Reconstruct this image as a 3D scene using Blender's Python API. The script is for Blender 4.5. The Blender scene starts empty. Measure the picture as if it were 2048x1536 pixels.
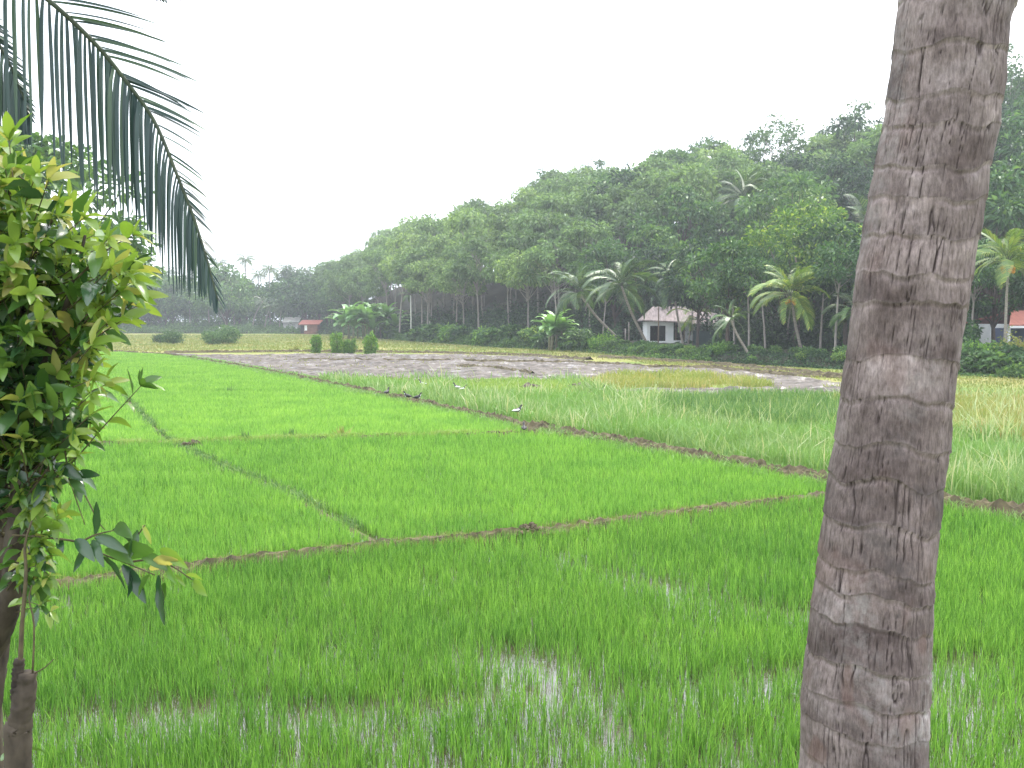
import bpy, math, random
import numpy as np
from mathutils import Vector, Matrix

R = math.radians
scene = bpy.context.scene
COL = scene.collection

# ------------------------------------------------------------------ camera
FPX = 1774.0; HY = 640.0; CAMZ = 3.0           # focal length in photo pixels, horizon row, eye height
PITCH = math.atan((768 - HY) / FPX)
cam_d = bpy.data.cameras.new("camera")
cam = bpy.data.objects.new("camera", cam_d); COL.objects.link(cam)
cam.location = (0, 0, CAMZ)
cam.rotation_euler = (math.pi / 2 - PITCH, 0, 0)
cam_d.sensor_width = 36.0; cam_d.lens = 36.0 * FPX / 2048.0
cam_d.clip_start = 0.05; cam_d.clip_end = 9000
cam_d.dof.use_dof = True; cam_d.dof.focus_distance = 6.0; cam_d.dof.aperture_fstop = 16.0
scene.camera = cam

# ------------------------------------------------------------------ light
SUN_EL, SUN_AZ = 58.0, 35.0                   # azimuth clockwise from +Y (ahead) to +X (right)
world = bpy.data.worlds.new("World"); scene.world = world; world.use_nodes = True
wn = world.node_tree.nodes; wl = world.node_tree.links; wn.clear()
sky = wn.new("ShaderNodeTexSky"); sky.sky_type = 'NISHITA'; sky.sun_disc = False
sky.sun_elevation = R(SUN_EL); sky.sun_rotation = R(SUN_AZ); sky.dust_density = 4.0
bg1 = wn.new("ShaderNodeBackground"); bg1.inputs[1].default_value = 0.05
wl.new(sky.outputs[0], bg1.inputs[0])
bg2 = wn.new("ShaderNodeBackground"); bg2.inputs[1].default_value = 1.35
# overcast cloud layer: soft noise over a white deck
tc = wn.new("ShaderNodeTexCoord"); nz = wn.new("ShaderNodeTexNoise"); nz.inputs['Scale'].default_value = 2.2
rp = wn.new("ShaderNodeValToRGB")
rp.color_ramp.elements[0].position = .3; rp.color_ramp.elements[0].color = (.80, .88, 1.0, 1)
rp.color_ramp.elements[1].position = .7; rp.color_ramp.elements[1].color = (1.0, 1.0, 1.0, 1)
wl.new(tc.outputs['Generated'], nz.inputs['Vector']); wl.new(nz.outputs[0], rp.inputs[0]); # an overcast deck is brighter overhead than at the horizon
sx = wn.new("ShaderNodeSeparateXYZ"); wl.new(tc.outputs['Generated'], sx.inputs[0])
zr = wn.new("ShaderNodeValToRGB"); ze = zr.color_ramp.elements; ze[0].position = .0; ze[0].color = (.50,) * 3 + (1,); ze[1].position = 1.0; ze[1].color = (1,) * 3 + (1,)
q_ = ze.new(.40); q_.color = (.70,) * 3 + (1,)
wl.new(sx.outputs[2], zr.inputs[0]); mw = wn.new("ShaderNodeMix"); mw.data_type = 'RGBA'; mw.blend_type = 'MULTIPLY'; mw.inputs[0].default_value = 1
wl.new(rp.outputs[0], mw.inputs[6]); wl.new(zr.outputs[0], mw.inputs[7]); wl.new(mw.outputs[2], bg2.inputs[0])
addw = wn.new("ShaderNodeAddShader"); wo = wn.new("ShaderNodeOutputWorld")
wl.new(bg1.outputs[0], addw.inputs[0]); wl.new(bg2.outputs[0], addw.inputs[1]); wl.new(addw.outputs[0], wo.inputs[0])

sd = bpy.data.lights.new("sun", 'SUN'); sd.energy = 1.5; sd.angle = R(11); sd.color = (1, .96, .88)
sun = bpy.data.objects.new("sun", sd); COL.objects.link(sun)
dirv = Vector((math.sin(R(SUN_AZ)) * math.cos(R(SUN_EL)), math.cos(R(SUN_AZ)) * math.cos(R(SUN_EL)), math.sin(R(SUN_EL))))
sun.rotation_euler = dirv.to_track_quat('Z', 'Y').to_euler(); sun.location = (0, -5, 40)

scene.view_settings.view_transform = 'Standard'; scene.view_settings.look = 'None'
scene.view_settings.exposure = 1.45; scene.view_settings.gamma = 1
scene.view_settings.use_curve_mapping = False
scene.render.engine = 'CYCLES'
cy = scene.cycles
cy.max_bounces = 6; cy.diffuse_bounces = 3; cy.glossy_bounces = 2; cy.transmission_bounces = 3
cy.transparent_max_bounces = 8; cy.volume_bounces = 0
cy.use_denoising = True
cy.sample_clamp_indirect = 6

# ------------------------------------------------------------------ helpers
rng = np.random.default_rng(7)
random.seed(7)
CP, SP = math.cos(PITCH), math.sin(PITCH)

def ray(px, py):
    a = (px - 1024) / FPX; b = (768 - py) / FPX
    return np.array([a, CP + b * SP, -SP + b * CP])
def P(px, py, Y):
    """world point seen at photo pixel (px,py) at distance Y along +Y"""
    r = ray(px, py); return np.array([r[0] / r[1] * Y, Y, CAMZ + r[2] / r[1] * Y])
def G(px, py, z=0.0):
    r = ray(px, py); t = (z - CAMZ) / r[2]
    return np.array([r[0] * t, r[1] * t])
def XD(px, Y): return (px - 1024) / FPX * Y * 1.0

def link(name, me, parent=None):
    o = bpy.data.objects.new(name, me); COL.objects.link(o)
    if parent is not None: o.parent = parent
    return o
def tag(o, label=None, cat=None, group=None, kind=None):
    if label: o['label'] = label
    if cat: o['category'] = cat
    if group: o['group'] = group
    if kind: o['kind'] = kind
    return o
def empty(name, loc, rz=0, sc=1):
    o = bpy.data.objects.new(name, None); COL.objects.link(o)
    o.location = [float(v) for v in loc]; o.rotation_euler = (0, 0, rz); o.scale = (sc, sc, sc); o.empty_display_size = .2
    return o
def copy_tree(o, parent=None):
    c = o.copy(); COL.objects.link(c)
    if parent is not None: c.parent = parent
    for ch in list(o.children): copy_tree(ch, c)
    return c

def mk(name, V, F, mat, smooth=False, attrs=None, midx=None):
    """mesh from vertex array and list/array of faces (array of equal size or list of arrays)"""
    V = np.asarray(V, dtype=np.float32)
    if isinstance(F, np.ndarray): F = [F]
    F = [np.asarray(f, dtype=np.int32) for f in F if len(f)]
    me = bpy.data.meshes.new(name)
    me.vertices.add(len(V)); me.vertices.foreach_set('co', V.ravel())
    loops = np.concatenate([f.ravel() for f in F])
    tot = np.concatenate([np.full(len(f), f.shape[1], dtype=np.int32) for f in F])
    st = np.concatenate([[0], np.cumsum(tot)[:-1]]).astype(np.int32)
    me.loops.add(len(loops)); me.loops.foreach_set('vertex_index', loops)
    me.polygons.add(len(tot)); me.polygons.foreach_set('loop_start', st); me.polygons.foreach_set('loop_total', tot)
    me.polygons.foreach_set('use_smooth', np.full(len(tot), bool(smooth)))
    for m in (mat if isinstance(mat, (list, tuple)) else [mat]): me.materials.append(m)
    if midx is not None: me.polygons.foreach_set('material_index', np.asarray(midx, dtype=np.int32))
    me.update(calc_edges=True); me.validate()
    if attrs:
        for k, v in attrs.items():
            a = me.attributes.new(k, 'FLOAT', 'POINT'); a.data.foreach_set('value', np.asarray(v, dtype=np.float32))
    return me

class MB:
    """collects pieces into one mesh"""
    def __init__(s): s.V = []; s.Q = []; s.T = []; s.n = 0
    def add(s, V, Q=None, T=None):
        V = np.asarray(V, float).reshape(-1, 3)
        if Q is not None and len(Q): s.Q.append(np.asarray(Q) + s.n)
        if T is not None and len(T): s.T.append(np.asarray(T) + s.n)
        s.V.append(V); s.n += len(V)
    def box(s, c, d, rz=0):
        x, y, z = [v / 2 for v in d]
        v = np.array([[-x,-y,-z],[x,-y,-z],[x,y,-z],[-x,y,-z],[-x,-y,z],[x,-y,z],[x,y,z],[-x,y,z]])
        cr, sr = math.cos(rz), math.sin(rz)
        v = v @ np.array([[cr, sr, 0], [-sr, cr, 0], [0, 0, 1]]) + np.array(c)
        s.add(v, [[0,3,2,1],[4,5,6,7],[0,1,5,4],[1,2,6,5],[2,3,7,6],[3,0,4,7]])
    def tube(s, pts, rad, n=8, cap=True, jit=0):
        pts = np.asarray(pts, float); m = len(pts)
        rad = np.full(m, rad) if np.isscalar(rad) else np.asarray(rad, float)
        tg = np.gradient(pts, axis=0); tg /= np.linalg.norm(tg, axis=1)[:, None] + 1e-9
        ref = np.array([0, 0, 1.]) if abs(tg[0][2]) < .9 else np.array([1., 0, 0])
        a = np.cross(tg, ref); a /= np.linalg.norm(a, axis=1)[:, None] + 1e-9
        b = np.cross(tg, a)
        th = np.linspace(0, 2 * np.pi, n, endpoint=False)
        rr = rad[:, None] * (1 + (rng.normal(0, jit, (m, n)) if jit else 0))
        V = pts[:, None] + rr[..., None] * (np.cos(th)[None, :, None] * a[:, None] + np.sin(th)[None, :, None] * b[:, None])
        i = np.arange(m - 1)[:, None] * n; j = np.arange(n)[None]; k = (j + 1) % n
        Q = np.stack([i + j, i + k, i + n + k, i + n + j], -1).reshape(-1, 4)
        V = V.reshape(-1, 3); T = []
        if cap:
            V = np.vstack([V, pts[0], pts[-1]]); e = m * n
            T = [[e, (t + 1) % n, t] for t in range(n)] + [[e + 1, (m - 1) * n + t, (m - 1) * n + (t + 1) % n] for t in range(n)]
        s.add(V, Q, T)
    def mesh(s, name, mat, smooth=False, **k):
        return mk(name, np.vstack(s.V), ([np.vstack(s.Q)] if s.Q else []) + ([np.vstack(s.T)] if s.T else []), mat, smooth, **k)
    def build(s, name, mat, parent=None, smooth=False, **k):
        return link(name, s.mesh(name, mat, smooth, **k), parent)

def curve_pts(ctrl, n):
    """Catmull-Rom through control points"""
    c = np.asarray(ctrl, float); c = np.vstack([2 * c[0] - c[1], c, 2 * c[-1] - c[-2]])
    m = len(c) - 3; out = []
    for t in np.linspace(0, m - 1e-6, n):
        i = int(t); u = t - i; p0, p1, p2, p3 = c[i:i + 4]
        out.append(.5 * (2 * p1 + (p2 - p0) * u + (2 * p0 - 5 * p1 + 4 * p2 - p3) * u * u + (3 * p1 - p0 - 3 * p2 + p3) * u ** 3))
    return np.array(out)

_perm = np.random.default_rng(3).permutation(256); _perm = np.concatenate([_perm, _perm, _perm])
_grad = np.random.default_rng(4).normal(size=(256, 3)); _grad /= np.linalg.norm(_grad, axis=1)[:, None]
def perlin(x, y, z=0.0):
    x, y, z = np.broadcast_arrays(np.asarray(x, float), y, z)
    xi, yi, zi = [np.floor(v).astype(int) for v in (x, y, z)]
    xf, yf, zf = x - xi, y - yi, z - zi; xi, yi, zi = xi & 255, yi & 255, zi & 255
    f = lambda t: t * t * t * (t * (t * 6 - 15) + 10)
    u, v, w = f(xf), f(yf), f(zf)
    def g(dx, dy, dz):
        h = _grad[_perm[_perm[_perm[(xi + dx) & 255] + ((yi + dy) & 255)] + ((zi + dz) & 255)]]
        return h[..., 0] * (xf - dx) + h[..., 1] * (yf - dy) + h[..., 2] * (zf - dz)
    l = lambda a, b, t: a + (b - a) * t
    return l(l(l(g(0,0,0), g(1,0,0), u), l(g(0,1,0), g(1,1,0), u), v), l(l(g(0,0,1), g(1,0,1), u), l(g(0,1,1), g(1,1,1), u), v), w) * 1.6
def fbm(x, y, z=0.0, o=4):
    r = 0; a = 1
    for i in range(o): r = r + a * perlin(x * 2 ** i + 17 * i, y * 2 ** i, z * 2 ** i); a *= .5
    return r
def inpoly(pts, poly):
    x, y = pts[:, 0], pts[:, 1]; c = np.zeros(len(pts), bool); p = np.asarray(poly); n = len(p); j = n - 1
    for i in range(n):
        xi, yi = p[i]; xj, yj = p[j]
        m = ((yi > y) != (yj > y)) & (x < (xj - xi) * (y - yi) / (yj - yi + 1e-12) + xi); c ^= m; j = i
    return c
def dist_line(pts, line):
    d = np.full(len(pts), 1e9); line = np.asarray(line)
    for a, b in zip(line[:-1], line[1:]):
        ab = b - a; t = np.clip(((pts - a) @ ab) / (ab @ ab + 1e-12), 0, 1)
        d = np.minimum(d, np.linalg.norm(pts - a - t[:, None] * ab, axis=1))
    return d
def sstep(t): t = np.clip(t, 0, 1); return t * t * (3 - 2 * t)

# ------------------------------------------------------------------ materials
def newmat(name):
    m = bpy.data.materials.new(name); m.use_nodes = True; nt = m.node_tree
    return m, nt.nodes, nt.links, nt.nodes['Principled BSDF'], nt.nodes['Material Output']
def ramp(N, stops):
    r = N.new("ShaderNodeValToRGB"); e = r.color_ramp.elements
    while len(e) < len(stops): e.new(.5)
    for k, (p, c) in zip(e, stops): k.position = p; k.color = (*c, 1)
    return r
def mixc(N, L, fac, a, b, mode='MIX'):
    m = N.new("ShaderNodeMix"); m.data_type = 'RGBA'; m.blend_type = mode
    for s, v in ((m.inputs[0], fac), (m.inputs[6], a), (m.inputs[7], b)):
        if hasattr(v, 'is_output'): L.new(v, s)
        elif isinstance(v, tuple): s.default_value = (*v, 1)
        else: s.default_value = v
    return m.outputs[2]
def noise(N, L, scale, detail=4, rough=.55, vec=None, stretch=None):
    t = N.new("ShaderNodeTexNoise"); t.inputs['Scale'].default_value = scale; t.inputs['Detail'].default_value = detail
    t.inputs['Roughness'].default_value = rough
    if vec is None: vec = N.new("ShaderNodeTexCoord").outputs['Object']
    if stretch:
        mp = N.new("ShaderNodeMapping"); mp.inputs['Scale'].default_value = stretch; L.new(vec, mp.inputs[0]); vec = mp.outputs[0]
    L.new(vec, t.inputs['Vector']); return t.outputs[0]
def leaf_mat(name, c1, c2, c3=None, trans=.35, rough=.5, objvar=.5, spec=.35, patch=None):
    """leaf colours vary leaf by leaf and tree by tree; light shines partly through"""
    m, N, L, B, O = newmat(name)
    g = N.new("ShaderNodeNewGeometry")
    stops = [(0, c1), (.75, c2)] + ([(1, c3)] if c3 else [])
    rp = ramp(N, stops); L.new(g.outputs['Random Per Island'], rp.inputs[0])
    col = rp.outputs[0]
    oi = N.new("ShaderNodeObjectInfo")
    vr = ramp(N, [(0, (1 - objvar, 1 - objvar, 1 - objvar * .8)), (.5, (1, 1, 1)), (1, (1 + objvar * 1.1, 1 + objvar * .7, 1 + objvar * .2))])
    L.new(oi.outputs['Random'], vr.inputs[0]); col = mixc(N, L, 1.0, col, vr.outputs[0], 'MULTIPLY')
    if patch:
        tcn = N.new("ShaderNodeNewGeometry").outputs['Position']
        n = noise(N, L, patch[0], 3, .6, tcn); r2 = ramp(N, [(.38, (0, 0, 0)), (.62, (1, 1, 1))]); L.new(n, r2.inputs[0])
        col = mixc(N, L, r2.outputs[0], col, patch[1], 'MIX') if len(patch) < 3 else mixc(N, L, r2.outputs[0], col, mixc(N, L, .6, col, patch[1]))
    L.new(col, B.inputs['Base Color']); B.inputs['Roughness'].default_value = rough
    B.inputs['Specular IOR Level'].default_value = spec
    T = N.new("ShaderNodeBsdfTranslucent"); mx = N.new("ShaderNodeMixShader"); mx.inputs[0].default_value = trans
    L.new(mixc(N, L, 1.0, col, (1.25, 1.25, .7), 'MULTIPLY'), T.inputs[0])
    L.new(B.outputs[0], mx.inputs[1]); L.new(T.outputs[0], mx.inputs[2]); L.new(mx.outputs[0], O.inputs[0])
    return m
def solid(name, c1, c2, scale=3, rough=.8, bump=0, bscale=None, stretch=None, spec=.3, detail=5):
    m, N, L, B, O = newmat(name)
    n = noise(N, L, scale, detail, .6, stretch=stretch); rp = ramp(N, [(.3, c1), (.7, c2)]); L.new(n, rp.inputs[0])
    L.new(rp.outputs[0], B.inputs['Base Color']); B.inputs['Roughness'].default_value = rough
    B.inputs['Specular IOR Level'].default_value = spec
    if bump:
        b = N.new("ShaderNodeBump"); b.inputs['Strength'].default_value = bump
        L.new(noise(N, L, bscale or scale * 4, 5, .65, stretch=stretch), b.inputs['Height']); L.new(b.outputs[0], B.inputs['Normal'])
    return m

M = {}
M['rubber'] = leaf_mat('leaf_rubber', (.080, .15, .060), (.16, .26, .105), (.26, .38, .15), .3, .5, .28)
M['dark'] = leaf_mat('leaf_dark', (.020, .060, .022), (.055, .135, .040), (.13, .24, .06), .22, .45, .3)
M['deep_shade'] = leaf_mat('leaf_deep_shade', (.010, .032, .014), (.028, .075, .026), (.08, .16, .045), .2, .45, .3)  # darker copy of the dark leaves: the wood's deep shade is in the colour
M['mid'] = leaf_mat('leaf_mid', (.035, .09, .035), (.085, .175, .055), (.15, .26, .07), .28, .45, .3)
M['lime'] = leaf_mat('leaf_lime', (.05, .12, .03), (.13, .25, .045), (.38, .48, .07), .3, .45, .1)
M['open'] = leaf_mat('leaf_open', (.03, .075, .03), (.07, .14, .045), (.10, .19, .06), .25, .5, .25)
M['palm'] = leaf_mat('leaf_palm', (.035, .085, .028), (.08, .155, .045), (.20, .26, .07), .25, .38, .3, .4)
M['palm_far'] = leaf_mat('leaf_palm_far', (.035, .075, .030), (.08, .14, .05), (.15, .20, .08), .25, .4, .3, .5)
M['king'] = leaf_mat('leaf_king', (.08, .16, .03), (.19, .29, .05), (.42, .43, .08), .3, .38, .15, .5)
M['near_palm'] = leaf_mat('leaf_near_palm', (.018, .045, .045), (.032, .068, .058), (.06, .11, .055), .13, .35, .1, .5)
M['near_palm_rib'] = solid('palm_rib', (.03, .045, .028), (.06, .08, .04), 8, .5)
M['banana'] = leaf_mat('leaf_banana', (.085, .21, .06), (.17, .33, .10), (.30, .46, .15), .3, .32, .2, .6)
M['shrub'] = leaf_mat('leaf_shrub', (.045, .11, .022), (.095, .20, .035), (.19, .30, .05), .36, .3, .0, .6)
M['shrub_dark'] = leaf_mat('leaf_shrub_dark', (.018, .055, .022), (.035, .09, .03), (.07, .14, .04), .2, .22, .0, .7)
M['shrub_young'] = leaf_mat('leaf_shrub_young', (.14, .25, .04), (.25, .35, .07), (.42, .38, .13), .4, .28, .0, .6)
M['under'] = leaf_mat('leaf_under', (.03, .075, .025), (.08, .17, .045), (.17, .29, .06), .25, .5, .2)
M['vine'] = leaf_mat('leaf_vine', (.05, .13, .025), (.11, .25, .04), (.28, .45, .07), .3, .45, .2)
M['bark'] = solid('bark_grey', (.16, .14, .12), (.34, .31, .28), 2.5, .9, .4, stretch=(6, 6, 1))
M['bark_dark'] = solid('bark_dark', (.045, .035, .03), (.12, .09, .07), 3, .9, .5, stretch=(5, 5, 1.5))
M['bark_palm'] = solid('bark_palm', (.14, .12, .10), (.30, .27, .23), 3, .9, .5, stretch=(1, 1, 7))
M['litter'] = solid('leaf_litter', (.014, .015, .009), (.042, .040, .02), 1.2, .95, .5, 5)
M['mud'] = solid('mud', (.07, .05, .04), (.17, .13, .10), 3, .75, .8, 14)
M['cut_earth'] = solid('earth', (.045, .035, .022), (.14, .115, .06), 5, .9, .9, 25)

# ------------------------------------------------------------------ ground and fields
EPX = [-900, 200, 560, 660, 720, 800, 900, 1000, 1100, 1200, 1300, 1500, 1700, 2048, 2500]
YE  = [200, 200, 195, 190, 160, 132, 112, 97, 90, 80, 71, 60, 54, 46, 38]
YR  = [300, 270, 265, 255, 232, 202, 186, 172, 162, 156, 150, 142, 130, 116, 104]
ZR  = [1, 1, 1.5, 3.6, 7.0, 9.8, 10.8, 12.2, 14.6, 16.5, 18, 16, 18.0, 22, 24]
WF  = [40, 30, 20, 15, 10, 8, 8, 8, 10, 16, 24, 26, 26, 26, 26]
def hill_z(x, y):
    x = np.asarray(x, float); y = np.asarray(y, float)
    px = 1024 + FPX * x / np.maximum(y, 1)
    ye, yr, zr, wf = [np.interp(px, EPX, a) for a in (YE, YR, ZR, WF)]
    b = .6 * sstep((y - ye) / 2.0)
    t = (y - ye - wf) / (yr - ye - wf)
    z = b + zr * np.where(t < 1, np.clip(t, 0, 1) ** .85, 1 + .0 * t)
    return np.where(y > ye, z, 0.0)
def yedge(px): return np.interp(px, EPX, YE)

def ground_mat():
    m, N, L, B, O = newmat('field_ground')
    geo = N.new("ShaderNodeNewGeometry").outputs['Position']
    a = noise(N, L, .09, 4, .6, geo, (1, 2.2, 1)); b = noise(N, L, 2.5, 6, .7, geo)
    r1 = ramp(N, [(.30, (.085, .155, .035)), (.45, (.16, .20, .055)), (.56, (.25, .24, .09)), (.70, (.29, .24, .12))]); L.new(a, r1.inputs[0])
    r2 = ramp(N, [(.3, (.55, .6, .5)), (.7, (1.15, 1.15, 1.1))]); L.new(b, r2.inputs[0])
    L.new(mixc(N, L, 1.0, r1.outputs[0], r2.outputs[0], 'MULTIPLY'), B.inputs['Base Color'])
    B.inputs['Roughness'].default_value = .95; B.inputs['Specular IOR Level'].default_value = .1
    bp = N.new("ShaderNodeBump"); bp.inputs['Strength'].default_value = .8; bp.inputs['Distance'].default_value = .1
    L.new(b, bp.inputs['Height']); L.new(bp.outputs[0], B.inputs['Normal'])
    return m
M['ground'] = ground_mat()
# the ground: one sheet to the horizon, a little finer near the fields
gx = np.concatenate([[-4000, -1500, -600, -300], np.arange(-200, 201, 10), [300, 600, 1500, 4000]])
gy = np.concatenate([[-400, -100, -30], np.arange(-10, 301, 10), [400, 700, 1500, 5000]])
X, Y = np.meshgrid(gx, gy); nx = len(gx); ny = len(gy)
V = np.stack([X, Y, np.zeros_like(X)], -1).reshape(-1, 3)
def gridfaces(nx, ny):
    i = np.arange(ny - 1)[:, None] * nx; j = np.arange(nx - 1)[None]
    return np.stack([i + j, i + j + 1, i + nx + j + 1, i + nx + j], -1).reshape(-1, 4)
tag(link('ground', mk('ground', V, gridfaces(nx, ny), M['ground'])), kind='structure')

# the wooded hill beyond the fields
upx = np.linspace(-600, 2500, 260); tt = np.concatenate([np.linspace(-.5, 4, 8) , np.linspace(6, 90, 40), [130, 200, 400]])
V = np.zeros((len(tt), len(upx), 3))
for i, t in enumerate(tt):
    y = yedge(upx) + t; x = (upx - 1024) / FPX * y
    z = hill_z(x, y) + (perlin(x * .12, y * .12) * .5 + perlin(x * .7, y * .7) * .12) * (t > 3)
    V[i] = np.stack([x, y, np.where(t < 0, -.05, z)], -1)
tag(link('hill', mk('hill', V.reshape(-1, 3), gridfaces(len(upx), len(tt)), M['litter'], True)), kind='structure')

# the bank the photographer stands on
bx = np.linspace(-14, 14, 90); by = np.concatenate([np.linspace(-12, 3.0, 16), np.linspace(3.1, 5.0, 24)])
X, Y = np.meshgrid(bx, by); Z = 1.25 * (1 - sstep((Y - 3.0) / 1.75)) + perlin(X * 1.5, Y * 1.5) * .06 - .03
V = np.stack([X, Y, Z], -1).reshape(-1, 3)
M['bank'] = solid('bank_soil', (.05, .06, .02), (.13, .15, .05), 4, .95, .8, 20)
tag(link('bank', mk('bank', V, gridfaces(len(bx), len(by)), M['bank'], True)), kind='structure')

# --- bunds (lines in photo pixels, laid on the ground)
def GL(pts): return np.array([G(*p) for p in pts])
BA = GL([(-500, 1270), (60, 1192), (300, 1160), (560, 1127), (760, 1102), (1060, 1077), (1240, 1052), (1500, 1020), (1650, 1000), (1740, 992)])
BB = GL([(120, 699), (230, 706), (340, 712), (500, 740), (640, 768), (780, 798), (930, 832), (1070, 864), (1240, 892), (1400, 922), (1650, 970), (1890, 1014), (2048, 1048), (2500, 1150)])
BC = GL([(-500, 896), (330, 893), (480, 887), (700, 880), (1040, 872), (1090, 868)])
BD = GL([(225, 770), (280, 830), (335, 886), (450, 942), (600, 1004), (765, 1098)])
BE = GL([(-500, 792), (230, 787), (460, 787), (700, 790), (740, 792)])

# flooded paddy floor with shallow muddy water
def water_mat():
    m, N, L, B, O = newmat('paddy_water')
    geo = N.new("ShaderNodeNewGeometry").outputs['Position']
    n = noise(N, L, .9, 5, .6, geo); r = ramp(N, [(.35, (.03, .027, .014)), (.65, (.062, .050, .030))]); L.new(n, r.inputs[0])
    L.new(r.outputs[0], B.inputs['Base Color'])
    r2 = ramp(N, [(.58, (.03, .03, .03)), (.70, (.5, .5, .5))]); L.new(n, r2.inputs[0]); L.new(r2.outputs[0], B.inputs['Roughness'])
    B.inputs['IOR'].default_value = 1.9
    bp = N.new("ShaderNodeBump"); bp.inputs['Strength'].default_value = .25; bp.inputs['Distance'].default_value = .02
    L.new(noise(N, L, 6, 4, .6, geo), bp.inputs['Height']); L.new(bp.outputs[0], B.inputs['Normal'])
    return m
M['water'] = water_mat()
PF = [G(-500, 1780), G(2600, 1780)] + [p for p in BB[::-1]] + [G(-500, 700)]
PF = np.array(PF)
bm_v = np.column_stack([PF, np.full(len(PF), .012)])
me = bpy.data.meshes.new('water'); me.from_pydata([tuple(v) for v in bm_v], [], [tuple(range(len(bm_v)))]); me.materials.append(M['water']); me.update()
tag(link('water', me), kind='structure')

def bund(name, line, w, h, rough=.5, step=.07, gap=None, top=None):
    L_ = np.concatenate([[0], np.cumsum(np.linalg.norm(np.diff(line, axis=0), axis=1))])
    n = min(1400, max(40, int(L_[-1] / step)))
    s = np.linspace(0, L_[-1], n); c = np.stack([np.interp(s, L_, line[:, k]) for k in (0, 1)], -1)
    c += np.stack([perlin(s * .35, 3.1), perlin(s * .35, 9.1)], -1) * w * .5
    tg = np.gradient(c, axis=0); tg /= np.linalg.norm(tg, axis=1)[:, None]; nr = np.stack([-tg[:, 1], tg[:, 0]], -1)
    k = 13; q = np.linspace(-1, 1, k)
    ww = w * (1 + .45 * perlin(s * .8, 1.7)); 
    V = np.zeros((n, k, 3))
    for j, a in enumerate(q):
        p = c + nr * (a * ww)[:, None]
        prof = (1 - abs(a) ** 2.2)
        z = h * prof * (1 + rough * (perlin(s * 1.1, a * 2 + 5) + .8 * perlin(s * 6, a * 7) )) + prof * h * .5 * perlin(s * 17, a * 15)
        V[:, j] = np.column_stack([p, np.maximum(z, 0) - (.04 if abs(a) > .99 else 0) + .004])
    o = link(name, mk(name, V.reshape(-1, 3), gridfaces(k, n), M['cut_earth'] if top is None else top, False)); tag(o, kind='structure'); return c, s

cA, _ = bund('earth_bund', BA, .19, .12)
cB, _ = bund('earth_bund', BB, .30, .20)
cC, _ = bund('earth_bund', BC, .20, .10)
cD, _ = bund('earth_bund', BD, .10, .025)
cE, _ = bund('earth_bund', BE, .22, .05)

# --- ploughed mud
def wet_mud():
    m, N, L, B, O = newmat('wet_mud')
    geo = N.new("ShaderNodeNewGeometry").outputs['Position']
    n = noise(N, L, .8, 6, .7, geo, (1, 1.6, 1)); r = ramp(N, [(.3, (.026, .022, .019)), (.5, (.080, .066, .055)), (.7, (.165, .142, .122))]); L.new(n, r.inputs[0])
    L.new(r.outputs[0], B.inputs['Base Color'])
    n2 = noise(N, L, 1.1, 4, .6, geo); r2 = ramp(N, [(.34, (.25, .25, .25)), (.46, (.85, .85, .85))]); L.new(n2, r2.inputs[0]); L.new(r2.outputs[0], B.inputs['Roughness'])
    B.inputs['IOR'].default_value = 1.5
    return m
M['wet_mud'] = wet_mud()
def mud_patch(name, pixpoly, amp=.085, res=.16, lines=()):
    poly = GL(pixpoly); lo = poly.min(0) - .5; hi = poly.max(0) + .5
    xs = np.arange(lo[0], hi[0], res); ys = np.arange(lo[1], hi[1], res)
    X, Y = np.meshgrid(xs, ys); p = np.stack([X.ravel(), Y.ravel()], -1)
    d = dist_line(p, np.vstack([poly, poly[:1]])); ins = inpoly(p, poly); sd = np.where(ins, d, -d) + perlin(p[:, 0] * .6, p[:, 1] * .6) * .5
    base = np.clip(sd / .5, -1, 1) * .06
    z = base + amp * (1.1 * perlin(p[:, 0] * .35, p[:, 1] * 2.4 + 3) + perlin(p[:, 0] * .9, p[:, 1] * 1.5) + .9 * np.abs(perlin(p[:, 0] * 2.2, p[:, 1] * 3.2)) + .5 * perlin(p[:, 0] * 6, p[:, 1] * 6) - .25)
    z += .035 * np.sin(p[:, 1] * 1.9 + perlin(p[:, 0] * .1, p[:, 1] * .1) * 4)
    z = np.where(ins | (d < .6), z, -.3)
    Fq = gridfaces(len(xs), len(ys)); ok = (z > -.2)[Fq].all(1)
    V = np.column_stack([p, z + .012])
    use = np.zeros(len(V), bool); use[Fq[ok].ravel()] = True; idx = np.cumsum(use) - 1
    tag(link(name, mk(name, V[use], idx[Fq[ok]], M['wet_mud'], False)), kind='structure')
    return poly
MUD1 = [(330, 708), (420, 711), (620, 709), (860, 710), (1050, 714), (1180, 724), (1300, 733), (1420, 739), (1560, 752), (1700, 768), (1850, 786), (1800, 792), (1560, 778), (1380, 746), (1240, 748), (1170, 759), (1000, 763), (860, 762), (640, 759), (500, 742), (400, 722)]
MUD2 = [(1130, 786), (1260, 780), (1420, 779), (1560, 776), (1700, 776), (1850, 792), (1960, 797), (1900, 806), (1700, 808), (1560, 807), (1430, 800), (1300, 796), (1160, 797)]
mud1 = mud_patch('ploughed_mud', MUD1)
mud2 = mud_patch('ploughed_mud', MUD2)
# low dark ridges across the mud
def M_line(pts): return GL(pts)
for ln in ([(330, 706), (600, 704), (860, 706), (1050, 711), (1180, 720)], [(600, 722), (900, 724), (1180, 728), (1300, 736), (1420, 737), (1560, 750), (1700, 757)],
           [(920, 734), (1000, 740), (1062, 749)], [(1200, 715), (1400, 727), (1560, 741), (1720, 757)]):
    bund('field_bund', GL(ln), .35, .16, .9, .2)

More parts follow.
